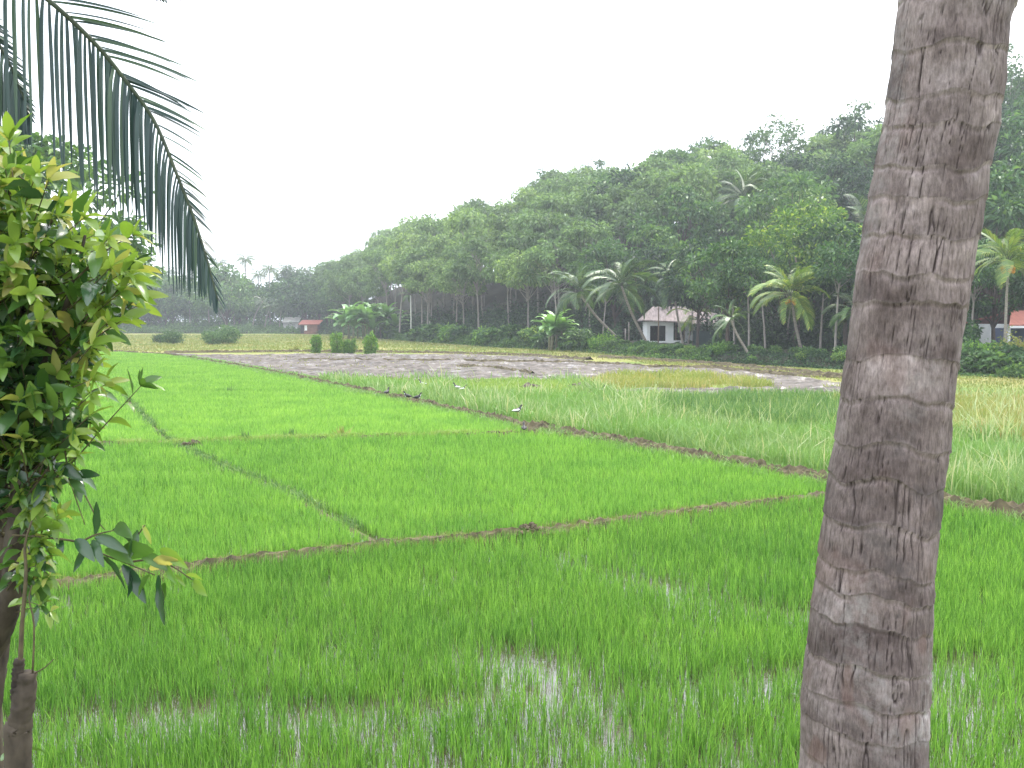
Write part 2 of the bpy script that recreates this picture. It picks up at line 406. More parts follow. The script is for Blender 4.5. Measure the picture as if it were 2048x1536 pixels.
# ------------------------------------------------------------------ grass-like stuff
def blades(pts, h, w, lean=.18, curve=.35, az=None, z0=None):
    n = len(pts); az = rng.uniform(0, 2 * np.pi, n); la = rng.uniform(0, 2 * np.pi, n)
    ln = np.abs(rng.normal(0, lean, n)); L_ = np.stack([np.cos(la), np.sin(la)], -1)
    s = np.stack([np.cos(az), np.sin(az)], -1) * (w / 2)[:, None]
    z0 = np.zeros(n) if z0 is None else z0
    b = pts; m = pts + L_ * (ln * h * .5)[:, None]; t = pts + L_ * (ln * h * (1 + curve))[:, None]
    V = np.zeros((n, 5, 3))
    V[:, 0, :2] = b - s * .7; V[:, 1, :2] = b + s * .7; V[:, 2, :2] = m - s; V[:, 3, :2] = m + s; V[:, 4, :2] = t
    V[:, 0, 2] = V[:, 1, 2] = z0; V[:, 2, 2] = V[:, 3, 2] = z0 + h * .55; V[:, 4, 2] = z0 + h * (1 - .15 * ln)
    T = np.arange(n)[:, None, None] * 5 + np.array([[0, 1, 3], [0, 3, 2], [2, 3, 4]])[None]
    return V.reshape(-1, 3), T.reshape(-1, 3)
def scatter(poly, dens, cap=10 ** 7):
    """random points in poly with density dens(distance) per m2"""
    poly = np.asarray(poly); lo, hi = poly.min(0), poly.max(0)
    out = []; y = max(lo[1], 3.0)
    while y < hi[1]:
        dy = max(1.0, y * .12); yy = min(y + dy, hi[1])
        # only the part near the view: the photo's width plus a margin
        xl, xh = max(lo[0], -.64 * yy - 2.5), min(hi[0], .64 * yy + 2.5)
        if xh > xl:
            n = int((xh - xl) * (yy - y) * dens((y + yy) / 2)); p = np.stack([rng.uniform(xl, xh, n), rng.uniform(y, yy, n)], -1)
            out.append(p[inpoly(p, poly)])
        y = yy
    return np.vstack(out)

def rice_mat(name, stops):
    m, N, L, B, O = newmat(name)
    g = N.new("ShaderNodeNewGeometry"); pos = g.outputs['Position']
    rp = ramp(N, stops); L.new(g.outputs['Random Per Island'], rp.inputs[0])
    n = noise(N, L, .5, 3, .6, pos, (1, 1.4, 1)); r2 = ramp(N, [(.3, (.78, .84, .8)), (.7, (1.2, 1.12, 1.0))]); L.new(n, r2.inputs[0])
    col = mixc(N, L, 1.0, rp.outputs[0], r2.outputs[0], 'MULTIPLY')
    L.new(col, B.inputs['Base Color']); B.inputs['Roughness'].default_value = .45; B.inputs['Specular IOR Level'].default_value = .3
    T = N.new("ShaderNodeBsdfTranslucent"); L.new(mixc(N, L, 1.0, col, (1.3, 1.35, .9), 'MULTIPLY'), T.inputs[0])
    mx = N.new("ShaderNodeMixShader"); mx.inputs[0].default_value = .5
    L.new(B.outputs[0], mx.inputs[1]); L.new(T.outputs[0], mx.inputs[2]); L.new(mx.outputs[0], O.inputs[0])
    return m
M['rice_front'] = rice_mat('rice_front', [(0, (.05, .135, .026)), (.6, (.128, .28, .052)), (1, (.22, .40, .085))])  # darker toward the camera: the fall-off of light is put into the rice colour
M['rice'] = rice_mat('rice_middle', [(0, (.075, .19, .036)), (.5, (.155, .32, .064)), (1, (.24, .43, .09))])
M['rice_far'] = rice_mat('rice_far', [(0, (.12, .26, .050)), (.5, (.20, .38, .082)), (1, (.28, .47, .11))])  # lightened so the far brightness sits in the leaf colour

def rice(poly, dens, label, thin=None, hh=.21, mat='rice'):
    pts = scatter(poly, dens)
    d = np.minimum.reduce([dist_line(pts, b) / k for b, k in ((BA, .20), (BB, .34), (BC, .30), (BD, .135), (BE, .34))])
    d = d + perlin(pts[:, 0] * 2, pts[:, 1] * 2) * .35
    keep = d > rng.uniform(.75, 1.15, len(pts))
    if thin is not None: keep &= rng.uniform(0, 1, len(pts)) < thin(pts)
    pts = pts[keep]; dist = np.linalg.norm(pts, axis=1)
    k = 4                                           # leaves per seedling
    P_ = np.repeat(pts, k, 0); D = np.repeat(dist, k)
    P_ = P_ + rng.normal(0, .012, P_.shape) * np.maximum(1, D / 14)[:, None]
    h = hh * rng.uniform(.55, 1.2, len(P_)) * (1 + .18 * perlin(P_[:, 0] * .8, P_[:, 1] * .8)) 
    w = np.maximum(.0045, D * .00052) * rng.uniform(.8, 1.3, len(P_))
    V, T = blades(P_, h, w, .2, .3)
    o = link('rice_seedlings', mk('rice_seedlings', V, T, M[mat])); tag(o, label, 'rice', kind='stuff')
    return o
def dn(y): return 900 if y < 8 else 900 * (8 / y) ** 1.4
E_ = 0
P1 = np.vstack([BA[:-1], GL([(1740, 992), (1890, 1018), (2048, 1052), (2500, 1155), (2500, 1760), (-500, 1760)])])
P2 = GL([(335, 893), (700, 880), (1040, 872), (1240, 893), (1400, 923), (1650, 972), (1740, 990), (1650, 998), (1240, 1050), (1060, 1075), (765, 1100), (600, 1004), (450, 942)])
P3 = GL([(-500, 896), (330, 893), (450, 942), (600, 1004), (765, 1100), (560, 1126), (60, 1191), (-500, 1268)])
P4 = GL([(225, 770), (230, 706), (340, 712), (640, 768), (930, 832), (1090, 866), (1040, 872), (480, 887), (335, 890), (280, 830)])
P5 = GL([(-500, 702), (228, 706), (225, 770), (280, 830), (333, 892), (-500, 894)])

gapline1 = GL([(1080, 1110), (1240, 1165), (1400, 1195), (1620, 1245)])
gapline2 = GL([(-200, 1465), (300, 1440), (800, 1430), (1050, 1395), (1300, 1385), (1640, 1350), (2000, 1330), (2300, 1330)])
def thin1(p):
    x, y = p[:, 0], p[:, 1]
    base = .98 - .3 * sstep((perlin(x * .9, y * 1.1) + .02) / .4) - .22 * sstep((perlin(x * 3.5, y * 3.5 + 7) - .05) / .3)
    base *= 1 - .72 * np.exp(-(dist_line(p, gapline1) / .22) ** 2)
    base *= 1 - .80 * np.exp(-(dist_line(p, gapline2) / .16) ** 2)
    gy = np.interp(x / y, gapline2[:, 0] / gapline2[:, 1], gapline2[:, 1])
    base *= np.where(y < gy, .70 + .55 * perlin(x * 2.2, y * 2.2), 1)                     # thin strip at the foot of the bank
    c = G(1050, 1335); base *= 1 - .8 * np.exp(-(((x - c[0]) / .6) ** 2 + ((y - c[1]) / .45) ** 2))
    c = G(60, 1240); base *= 1 - .5 * np.exp(-(((x - c[0]) / .8) ** 2 + ((y - c[1]) / .5) ** 2))
    return np.clip(base, .03, 1)
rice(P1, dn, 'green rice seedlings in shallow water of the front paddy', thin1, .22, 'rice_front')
rice(P2, dn, 'bright green rice in the middle paddy beyond the front bund', lambda p: .9 + 0 * p[:, 0])
rice(P3, dn, 'bright green rice in the left middle paddy', lambda p: .9 + 0 * p[:, 0])
rice(P4, dn, 'pale green rice in the far paddy that tapers beside the mud', None, .21, 'rice_far')
rice(P5, dn, 'pale green rice in the far left paddy behind the leafy shrub', None, .21, 'rice_far')

# meadow grasses
def grass_mat(name, c1, c2, c3, p1=None, pscale=.25, trans=.3):
    return leaf_mat(name, c1, c2, c3, trans, .6, 0, .25, (pscale, p1, 1) if p1 else None)
M['tall'] = grass_mat('grass_grey_green', (.11, .20, .065), (.21, .33, .12), (.34, .42, .19), (.14, .30, .05))
M['tall_dark'] = grass_mat('grass_dark', (.07, .155, .045), (.13, .24, .075), (.26, .35, .12))
M['tan'] = grass_mat('grass_tan', (.20, .23, .07), (.34, .31, .12), (.42, .30, .16), (.20, .28, .07))
M['yellow'] = grass_mat('grass_yellow', (.20, .24, .065), (.33, .31, .10), (.44, .34, .17), (.17, .26, .055), .4)
M['short'] = grass_mat('grass_short', (.14, .17, .05), (.24, .235, .085), (.34, .28, .13), (.15, .21, .05), .12)
M['light'] = grass_mat('grass_light', (.14, .26, .05), (.24, .36, .09), (.34, .42, .14), (.22, .30, .07), .3)
M['seed'] = grass_mat('grass_seed_heads', (.26, .34, .16), (.38, .44, .24), (.48, .46, .28))
def grass(name, poly, dens, mat, h, w, label, lean=.3, thin=None, avoid=()):
    pts = scatter(poly, dens); D = np.linalg.norm(pts, axis=1)
    keep = np.ones(len(pts), bool)
    for q in avoid: keep &= ~inpoly(pts + rng.normal(0, .9, pts.shape) + (perlin(pts[:, 0] * .4, pts[:, 1] * .4) * 1.5)[:, None], q)
    if thin is not None: keep &= rng.uniform(0, 1, len(pts)) < thin(pts)
    keep &= ~(dist_line(pts, BB) < .35)
    pts = pts[keep]; D = D[keep]
    hh = h * rng.uniform(.5, 1.2, len(pts)) * (1 + .45 * perlin(pts[:, 0] * .45, pts[:, 1] * .45))
    ww = np.maximum(w, D * .0009) * rng.uniform(.7, 1.3, len(pts))
    V, T = blades(pts, hh, ww, lean, .5)
    tag(link(name, mk(name, V, T, mat)), label, 'grass', kind='stuff')
def dg(y): return 480 * (14 / max(y, 14)) ** 1.5
Fg = np.vstack([BB[4:], GL([(2500, 830), (2048, 800), (1900, 800), (1700, 800), (1560, 806), (1400, 800), (1240, 795), (1160, 760), (1000, 763), (640, 758)])])
dark_poly = GL([(1330, 806), (1460, 800), (1700, 802), (1700, 870), (1560, 868), (1400, 842), (1320, 826)])
tan_poly = GL([(1650, 806), (1800, 798), (2048, 800), (2500, 830), (2500, 960), (2048, 900), (1900, 880), (1720, 850)])
light_poly = GL([(560, 757), (900, 762), (1180, 760), (1240, 780), (1160, 786), (1240, 800), (1000, 800), (780, 775)])
grass('seeding_grass', Fg, lambda y: dg(y) * .16, M['seed'], .72, .006, 'pale seed stalks rising out of the grey green tall grass', .3, avoid=(dark_poly, light_poly), thin=lambda p: np.clip(.4 + 1.4 * perlin(p[:, 0] * .3, p[:, 1] * .3), .03, 1))
grass('tall_grass', Fg, dg, M['tall'], .48, .006, 'grey green tall grass between the rice bund and the mud', .35, avoid=(dark_poly, tan_poly, light_poly))
grass('dark_grass', dark_poly, lambda y: dg(y) * 1.3, M['tall_dark'], .5, .007, 'darker green sedge patch left of the near palm trunk', .25)
grass('tan_grass', tan_poly, dg, M['tan'], .45, .006, 'reddish tan seeding grass around the near palm trunk', .35)
grass('light_grass', light_poly, dg, M['light'], .2, .006, 'short light green grass along the near edge of the mud', .4)
yel = GL([(1180, 765), (1215, 756), (1260, 753), (1330, 750), (1400, 750), (1450, 755), (1500, 760), (1520, 768), (1560, 776), (1500, 780), (1450, 778), (1400, 782), (1330, 780), (1240, 783), (1200, 776), (1150, 772)])
grass('yellow_grass', yel, lambda y: dg(y) * 1.3, M['yellow'], .42, .006, 'yellowish ripe grass island between the two mud strips', .4, thin=lambda p: np.clip(.55 + 1.5 * perlin(p[:, 0] * .5, p[:, 1] * .7), .05, 1))
far1 = GL([(-300, 670), (660, 670), (820, 684), (1000, 697), (1150, 702), (1300, 717), (1240, 722), (1050, 712), (860, 707), (330, 705), (230, 704), (-300, 698)])
grass('short_grass', far1, lambda y: 6.5, M['short'], .2, .03, 'short yellow green grass of the far meadow', .5)
far2 = GL([(1240, 716), (1300, 718), (1500, 731), (1700, 742), (2048, 759), (2400, 775), (2400, 830), (2048, 802), (1900, 794), (1700, 766), (1560, 750), (1420, 737), (1300, 730)])
grass('short_grass', far2, lambda y: 26, M['short'], .14, .02, 'short yellow green grass strip below the wooded bank', .5)
def tufts(p): return sstep((perlin(p[:, 0] * .45, p[:, 1] * .9) - .18) / .15)
grass('mud_weeds', GL(MUD1), lambda y: 9, M['short'], .2, .02, 'scattered tufts of weed standing in the wide ploughed mud', .5, thin=tufts)
grass('mud_weeds', GL(MUD2), lambda y: 40, M['yellow'], .3, .015, 'reddish and yellow tufts of grass standing in the narrow second mud strip', .5, thin=tufts)
# ragged weeds that grow on the bunds
def bund_weeds(c, spread, n, h, mat, label, thinf=None):
    i = rng.integers(0, len(c), n); pts = c[i] + rng.normal(0, spread, (n, 2))
    k = perlin(pts[:, 0] * 1.3, pts[:, 1] * 1.3) > -.1
    pts = pts[k]; D = np.linalg.norm(pts, axis=1)
    V, T = blades(pts, h * rng.uniform(.4, 1.3, len(pts)), np.maximum(.006, D * .0008), .6, .6, z0=np.full(len(pts), .05))
    tag(link('bund_weeds', mk('bund_weeds', V, T, mat)), label, 'weeds', kind='stuff')
bund_weeds(cA[(cA[:, 1] < 30)], .13, 16000, .09, M['short'], 'pale creeping weeds on the front earth bund')
bund_weeds(cB[(cB[:, 1] < 70)], .34, 60000, .17, M['tall'], 'grassy weeds along the bund beside the tall grass')
bund_weeds(cC, .16, 14000, .14, M['light'], 'sparse weeds on the middle cross bund')
bund_weeds(cD, .12, 12000, .11, M['tall_dark'], 'sparse weeds on the slanting paddy bund')

# mud clods heaped on bunds
def clods(name, px, py, w, h, n, label, r=.06):
    c = G(px, py); mb = MB(); xm = np.linspace(-w / 2, w / 2, 22); ym = np.linspace(-w / 4, w / 4, 12); XX, YY = np.meshgrid(xm, ym)
    ZZ = h * .75 * np.clip(1 - (XX / (w / 2)) ** 2 - (YY / (w / 4)) ** 2, 0, 1) * (1 + .6 * perlin(XX * 9, YY * 9, px)) - .004
    mb.add(np.stack([XX + c[0], YY + c[1], ZZ], -1).reshape(-1, 3), gridfaces(22, 12))
    for _ in range(n):
        q = np.array([c[0] + np.clip(rng.normal(0, w / 4), -w * .4, w * .4), c[1] + np.clip(rng.normal(0, w / 9), -w * .17, w * .17), 0]); q[2] = h * np.exp(-((q[0] - c[0]) / (w * .5)) ** 2) * rng.uniform(.1, .9)
        rr = r * rng.uniform(.5, 1.3); th = np.linspace(0, np.pi, 5)
        u = []
        for a in th: 
            for b in np.linspace(0, 2 * np.pi, 6, endpoint=False):
                k = rr * rng.uniform(.7, 1.25); u.append([q[0] + k * math.sin(a) * math.cos(b), q[1] + k * math.sin(a) * math.sin(b), q[2] + k * .8 * math.cos(a)])
        Q = [[i * 6 + j, i * 6 + (j + 1) % 6, (i + 1) * 6 + (j + 1) % 6, (i + 1) * 6 + j] for i in range(4) for j in range(6)]
        mb.add(u, Q)
    o = mb.build(name, M['cut_earth'] if r < .1 else M['mud']); tag(o, label, 'mud heap')
clods('mud_heap', 1060, 1082, .50, .24, 120, 'dark heap of mud clods on the middle of the front bund', .04)
clods('mud_heap', 1200, 1064, .7, .16, 70, 'low crumbly mud clods on the front bund right of the dark heap', .03)
clods('mud_heap', 690, 1116, 1.0, .15, 110, 'long low row of clods on the front bund left of the dark heap', .03)
clods('mud_heap', 385, 900, .7, .24, 60, 'small dark clod heap where the slanting bund meets the cross bund', .05)
clods('mud_heap', 1085, 862, 1.1, .22, 80, 'grey earth heap at the corner of the tapering paddy', .08)
clods('mud_heap', 1060, 778, 1.0, .22, 30, 'small brown straw coloured earth mound in the light grass', .12)
clods('mud_heap', 1162, 776, 1.1, .22, 30, 'brown earth mound at the left end of the second mud strip', .12)

# ------------------------------------------------------------------ vegetation builders
def leaf_quads(C, size, up=.5, aspect=.5, fold=.15, dirs=None):
    """one pointed folded leaf (two triangles as a bent quad) per centre"""
    n = len(C)
    d = rng.normal(size=(n, 3)) if dirs is None else dirs + rng.normal(0, .35, (n, 3))
    d[:, 2] -= .25; d /= np.linalg.norm(d, axis=1)[:, None]
    nr = rng.normal(size=(n, 3)); nr[:, 2] = np.abs(nr[:, 2]) + up * 2
    s = np.cross(d, nr); s /= np.linalg.norm(s, axis=1)[:, None] + 1e-9; u = np.cross(s, d)
    sz = size * rng.uniform(.6, 1.35, n); hw = (sz * aspect / 2)[:, None]; sz = sz[:, None]
    V = np.stack([C, C + d * sz * .5 + s * hw + u * sz * fold, C + d * sz - np.array([0, 0, .12]) * sz, C + d * sz * .5 - s * hw + u * sz * fold], 1)
    return V.reshape(-1, 3), (np.arange(n)[:, None] * 4 + np.arange(4)[None])
def tree_meshes(name, H, bare, cr, leafmat, barkmat, nclump=40, nleaf=5000, leaf=.32, tr=.13, flat=1.0, shell=.55, clr=None, lean=.05, seed=0, aspect=.5):
    """trunk with limbs, and a crown of leaf clumps. H total height, bare = trunk below crown, cr = crown radius"""
    global rng
    keep = rng; rng = np.random.default_rng(seed + 100)
    ch = H - bare; cz = bare + ch * .52
    c = rng.normal(size=(nclump, 3)); c /= np.linalg.norm(c, axis=1)[:, None]
    c *= (shell + (1 - shell) * rng.uniform(0, 1, nclump) ** .6)[:, None]
    c[:, 2] = np.where(c[:, 2] < -.3, c[:, 2] * .6, c[:, 2])
    c *= np.array([cr, cr, ch * .5 * flat]); c[:, :2] *= rng.uniform(.8, 1.12, (nclump, 1)); c[:, 2] += cz
    clr = clr or cr * .34
    mb = MB(); tz = bare + ch * .35; lx, ly = rng.normal(0, lean * H, 2)
    f = lambda z: np.array([lx * (z / H) ** 1.5, ly * (z / H) ** 1.5, z])
    c[:, 0] += lx; c[:, 1] += ly
    zs = np.linspace(-.3, tz, 8); mb.tube([f(max(z, 0)) + [0, 0, min(z, 0)] + np.append(rng.normal(0, .03 * tr / .1 * .5, 2), 0) for z in zs], tr * (1.25 - .6 * (np.linspace(0, 1, 8))), 7)
    for q in c[rng.permutation(nclump)[:min(nclump, 16)]]:
        st = f(rng.uniform(bare * .85, tz)); md = (st + q) / 2 + [0, 0, -.04 * H * .3]
        mb.tube([st, md, q], [tr * .45, tr * .28, tr * .1], 5, cap=False)
    tm = mb.mesh(name + '_trunk', barkmat, True)
    i = rng.integers(0, nclump, nleaf); r_ = rng.normal(size=(nleaf, 3)); r_ /= np.linalg.norm(r_, axis=1)[:, None]
    rc = clr * rng.uniform(.7, 1.3, nclump)[i] * rng.uniform(0, 1, nleaf) ** .45
    off = r_ * rc[:, None]; off[:, 2] *= .6
    Vv, Q = leaf_quads(c[i] + off, leaf, dirs=r_ * 1.2, aspect=aspect)
    cm = mk(name + '_crown', Vv, Q, leafmat)
    rng = keep
    return tm, cm
def plant_tree(name, tm, cm, loc, s, rz, label, cat, group=None, sz=None):
    t = empty(name, loc, rz); t.scale = (s, s, sz or s); tag(t, label, cat, group)
    link('trunk', tm, t); link('crown', cm, t); return t

# --- palms
def frond_mesh(name, Lf, nl, leafmax, droop, mat, w=.04, up=.5, seed=0, hang=.75, segs=2, rib=.02, ribmat=None):
    """a feather frond growing along +X from the origin, rising then drooping"""
    rs = np.random.default_rng(seed); mb = MB()
    s = np.linspace(0, 1, 14); ang = up - (up + droop) * s ** 1.25
    dx = np.cos(ang) * Lf / 13; dz = np.sin(ang) * Lf / 13
    r = np.stack([np.concatenate([[0], np.cumsum(dx[:-1])]), .05 * Lf * np.sin(s * 3) * rs.normal(), np.concatenate([[0], np.cumsum(dz[:-1])])], -1) if False else np.stack([np.concatenate([[0], np.cumsum(dx[:-1])]), .04 * Lf * np.sin(s * 3) * rs.normal() , np.concatenate([[0], np.cumsum(dz[:-1])])], -1)
    mb.tube(r, rib * (1.1 - s), 5)
    nq = sum(len(q) for q in mb.Q) + sum(len(q) for q in mb.T); VV = []; QQ = []; base = mb.n
    tg = np.gradient(r, axis=0); tg /= np.linalg.norm(tg, axis=1)[:, None]
    for side in (-1, 1):
        for k in range(nl):
            u = .16 + .84 * (k + rs.uniform(-.3, .3)) / nl; u = min(max(u, .1), 1)
            p = np.array([np.interp(u, s, r[:, j]) for j in range(3)]); t = np.array([np.interp(u, s, tg[:, j]) for j in range(3)])
            ll = leafmax * (math.sin(math.pi * min(1, .18 + u * .80)) ** .6 + .12) * rs.uniform(.85, 1.1)
            d0 = t * (.45 + .55 * u) + np.array([0, side, 0]) * (1.0 - .35 * u) + np.array([0, 0, .15]); d0 /= np.linalg.norm(d0)
            pts = [p]; d = d0.copy()
            for q in range(segs):
                pts.append(pts[-1] + d * ll / segs); d = d + np.array([0, 0, -hang * rs.uniform(.7, 1.3)]); d /= np.linalg.norm(d)
            sd = np.cross(d0, [0, 0, 1]); sd = np.cross(sd, d0) * .6 + sd * .8; sd /= np.linalg.norm(sd) + 1e-9
            n0 = len(VV)
            for q, pt in enumerate(pts):
                ww = w * (.6, 1, .55, .1)[min(q, 3)] if segs == 3 else w * (.7, 1, .12)[q]
                VV += [pt - sd * ww / 2, pt + sd * ww / 2]
            for q in range(segs): QQ.append([n0 + 2 * q, n0 + 2 * q + 1, n0 + 2 * q + 3, n0 + 2 * q + 2])
    ntube_q = sum(len(q) for q in mb.Q); ntube_t = sum(len(q) for q in mb.T); nlq = len(QQ)
    mb.add(VV, QQ)
    mi = np.concatenate([np.full(ntube_q, 1), np.zeros(nlq), np.full(ntube_t, 1)])
    return mb.mesh(name, [mat, ribmat or M['near_palm_rib']], midx=mi)
FR = {}
for key, mat in (('palm', M['palm']), ('king', M['king'])):
    FR[key] = [frond_mesh('frond', 3.6, 34, 1.0, d, mat, .062, u, seed=i, hang=.6) for i, (u, d) in enumerate([(1.4, -.2), (1.05, .45), (.65, 1.0), (.2, 1.3), (-.35, 1.45)])]
def palm_trunk(ctrl, r0, r1, n=16):
    mb = MB(); p = curve_pts(ctrl, n); s = np.linspace(0, 1, n); mb.tube(p, r0 + (r1 - r0) * s ** .7 + r0 * .45 * np.exp(-s * 14), 9); return mb
def coconut_palm(name, base, top, r0, kind, label, group, nf=20, fl=1.0, nuts=None, seed=0, bend=.3):
    rs = np.random.default_rng(seed); base = np.array(base, float); top = np.array(top, float); d = top - base
    t = empty(name, base); tag(t, label, 'palm tree', group)
    palm_trunk([[0, 0, -.3], d * [.15, .15, .1] * 1 + [0, 0, .0], d * [.5 + bend * .3, .5 + bend * .3, .5], d * [.85, .85, .8], d], r0, r0 * .62).build('trunk', M['bark_palm'], t, True)
    for k in range(nf):
        a = k * 2.399 + rs.uniform(-.2, .2); lvl = k / nf
        f = FR[kind][min(4, int(lvl * 5))]
        o = link('frond', f, t); o.location = d + [0, 0, .05 * (1 - lvl)]
        o.rotation_euler = (rs.normal(0, .2), rs.normal(0, .2), a + rs.normal(0, .25)); q = fl * rs.uniform(.72, 1.15) * (1 - .25 * (lvl < .15)); o.scale = (q, q, q)
    if nuts:
        mb = MB()
        for k in range(10):
            a = rs.uniform(0, 6.28); c = d + [math.cos(a) * .28, math.sin(a) * .28, -.25 - rs.uniform(0, .3)]
            z = np.linspace(-1, 1, 6); mb.tube([c + [0, 0, v * .15] for v in z], .12 * np.sqrt(np.maximum(0.02, 1 - z * z)), 8)
        mb.build('coconuts', nuts, t, True)
    return t
M['nut_orange'] = solid('nut_orange', (.75, .22, .03), (.85, .35, .05), 4, .4)
M['nut_brown'] = solid('nut_brown', (.25, .12, .04), (.4, .2, .06), 4, .5)
def far_palm_meshes(seed, H):
    """a whole small distant palm: trunk and one crown of fronds"""
    global rng
    rs = np.random.default_rng(seed); dx, dy = rs.normal(0, .9, 2)
    tm = palm_trunk([[0, 0, -.3], [dx * .2, dy * .2, H * .4], [dx * .6, dy * .6, H * .75], [dx, dy, H]], .17, .10, 10).mesh('palm_trunk', M['bark_palm'], True)
    mb = MB()
    for k in range(20):
        a = k * 2.399; e = 1.1 - 1.7 * k / 20 + rs.normal(0, .1); L_ = rs.uniform(2.6, 3.6); s = np.linspace(0, 1, 9)
        an = e - 1.3 * s ** 1.2; x = np.cumsum(np.cos(an)) * L_ / 9; z = np.cumsum(np.sin(an)) * L_ / 9
        ca, sa = math.cos(a), math.sin(a)
        for sd in (-1, 1):
            wd = .45 * np.sin(np.pi * (.1 + .88 * s)) + .04
            for j in range(8):
                for q in (0, .5):
                    u = j + q; xx, zz, w_ = np.interp(u, np.arange(9), x), np.interp(u, np.arange(9), z), np.interp(u, np.arange(9), wd)
                    p = np.array([xx, 0, zz]); t1 = p + [.12, 0, 0]; e1 = p + [.34, sd * w_, -.42 * w_ - .12]; 
                    v = np.array([p, t1, e1 + [.05, 0, -.12], e1]); v = v @ np.array([[ca, sa, 0], [-sa, ca, 0], [0, 0, 1]]) + [dx, dy, H]
                    mb.add(v, [[0, 1, 2, 3]])
    cm = mb.mesh('palm_crown', M['palm_far'])
    return tm, cm

# --- paddle leaf (banana)
def paddle(mb, base, az, L_, w, up, droop, n=9):
    s = np.linspace(0, 1, n); an = up - (up + droop) * s ** 1.4
    x = np.concatenate([[0], np.cumsum(np.cos(an[:-1])) * L_ / (n - 1)]); z = np.concatenate([[0], np.cumsum(np.sin(an[:-1])) * L_ / (n - 1)])
    ww = w * np.minimum(1, (s / .18)) * np.sqrt(np.maximum(0, 1 - s ** 4)) / 2 + .02
    ca, sa = math.cos(az), math.sin(az); V = []
    for i in range(n):
        c = np.array([x[i] * ca, x[i] * sa, z[i]]) + base; sd = np.array([-sa, ca, 0]) * ww[i]
        V += [c + sd + [0, 0, ww[i] * .3], c, c - sd + [0, 0, ww[i] * .3]]
    Q = []
    for i in range(n - 1): Q += [[3 * i, 3 * i + 1, 3 * i + 4, 3 * i + 3], [3 * i + 1, 3 * i + 2, 3 * i + 5, 3 * i + 4]]
    mb.add(V, Q)
def banana_clump(base, nst, spread, H, label):
    t = empty('banana_clump', base); tag(t, label, 'banana plants')
    for k in range(nst):
        a = rng.uniform(0, 6.28); r_ = spread * math.sqrt(rng.uniform(0, 1)); q = np.array([r_ * math.cos(a), r_ * .5 * math.sin(a), 0]); h = H * rng.uniform(.25, .62)
        tp = q + [rng.normal(0, .15), rng.normal(0, .15), h]
        mb = MB(); mb.tube([q - [0, 0, .1], (q + tp) / 2, tp], [.14, .11, .07], 7); st = mb.build('stem', M['banana_stem'], t, True)
        mb = MB()
        for j in range(9):
            paddle(mb, tp - [0, 0, .1], j * 2.4 + rng.uniform(-.3, .3), H * rng.uniform(.5, .68), H * .15, 1.4 - j * .13, .1 + j * .1)
        mb.build('foliage', M['banana'], t, False)
M['banana_stem'] = solid('banana_stem', (.10, .11, .05), (.22, .20, .12), 5, .6)

# ------------------------------------------------------------------ hill woodland
RUB = [tree_meshes('rubber', rng.uniform(10.5, 12.5), 5.8, 3.6, M['rubber'], M['bark'], 36, 2600, .50, .11, 1.0, .74, clr=.85, seed=i) for i in range(5)]
BRO = [tree_meshes('broadleaf', 11.5, 3.2, 4.4, M[('deep_shade', 'mid', 'dark', 'mid')[i]], M['bark_dark'], 44, 3500, .50, .2, 1.0, .82, clr=1.0, seed=20 + i) for i in range(4)]
OPN = [tree_meshes('open', 13.5, 6.5, 3.6, M['open'], M['bark'], 26, 1300, .42, .12, 1.0, .7, clr=.75, seed=40 + i) for i in range(4)]
reserved = []   # (x, y, r): keep random trees off hand-placed things
def reserve(x, y, r): reserved.append((x, y, r))
reserve(16, 86, 6.5); reserve(40, 66, 7); reserve(17, 80, 4); reserve(14.5, 78, 4)
HILLCOUNT = 0
def hill_trees():
    global HILLCOUNT
    pts = []
    row = 0; y = 44
    while y < 262:
        st = 5.4 if y < 150 else 7.0
        x = -95 + (row % 2) * st / 2
        while x < 75:
            xx = x + rng.uniform(-1.2, 1.2); yy = y + rng.uniform(-1.2, 1.2); x += st
            px = 1024 + FPX * xx / yy
            if px < 640 or px > 2230: continue
            ye = yedge(px); yr = np.interp(px, EPX, YR)
            front = 2.5 if px < 1160 else 5
            if yy < ye + front or yy > yr + 5: continue
            if any((xx - a) ** 2 + (yy - b) ** 2 < r * r for a, b, r in reserved): continue
            if px > 1160 and yy < ye + 18 and rng.uniform() < .35: continue
            pts.append((xx, yy, px, ye, yr))
        y += st * .9; row += 1
    for xx, yy, px, ye, yr in pts:
        z = float(hill_z(xx, yy)) - .1; back = yy > yr - 6; t = (yy - ye) / (yr - ye)
        rz = rng.uniform(0, 6.28); s = rng.uniform(.78, 1.22)
        if px < 1180:
            k = rng.integers(0, 5)
            if t < .12: lab = 'slim pale trunked rubber tree in the front row of the plantation'
            elif back: lab = 'hazy rubber tree on the plantation skyline'
            else: lab = 'rubber tree within the rising plantation canopy'
            plant_tree('rubber_tree', *RUB[k], (xx, yy, z), s, rz, lab, 'tree', 'rubber trees of the hillside plantation')
        else:
            u = rng.uniform()
            if back and u < .45:
                plant_tree('open_crowned_tree', *OPN[rng.integers(0, 4)], (xx, yy, z), s * 1.05, rz, 'sparse open crowned tree breaking the hill skyline', 'tree', 'open crowned trees on the skyline')
            elif u < .55 and px < 1750 and t > .42:
                plant_tree('rubber_tree', *RUB[rng.integers(0, 5)], (xx, yy, z), s, rz, 'light green forest tree on the slope right of the plantation', 'tree', 'light green trees on the right slope')
            else:
                far = t > .35
                plant_tree('broadleaf_tree', *BRO[rng.integers(0, 4) if far else 2 * rng.integers(0, 2)], (xx, yy, z), s * (1.0 if far else .8), rz, 'dark bushy forest tree high on the right slope' if far else 'dark bushy tree at the foot of the right slope', 'tree', 'dark broadleaf trees of the right slope' if far else 'dark broadleaf trees at the slope foot')
        HILLCOUNT += 1
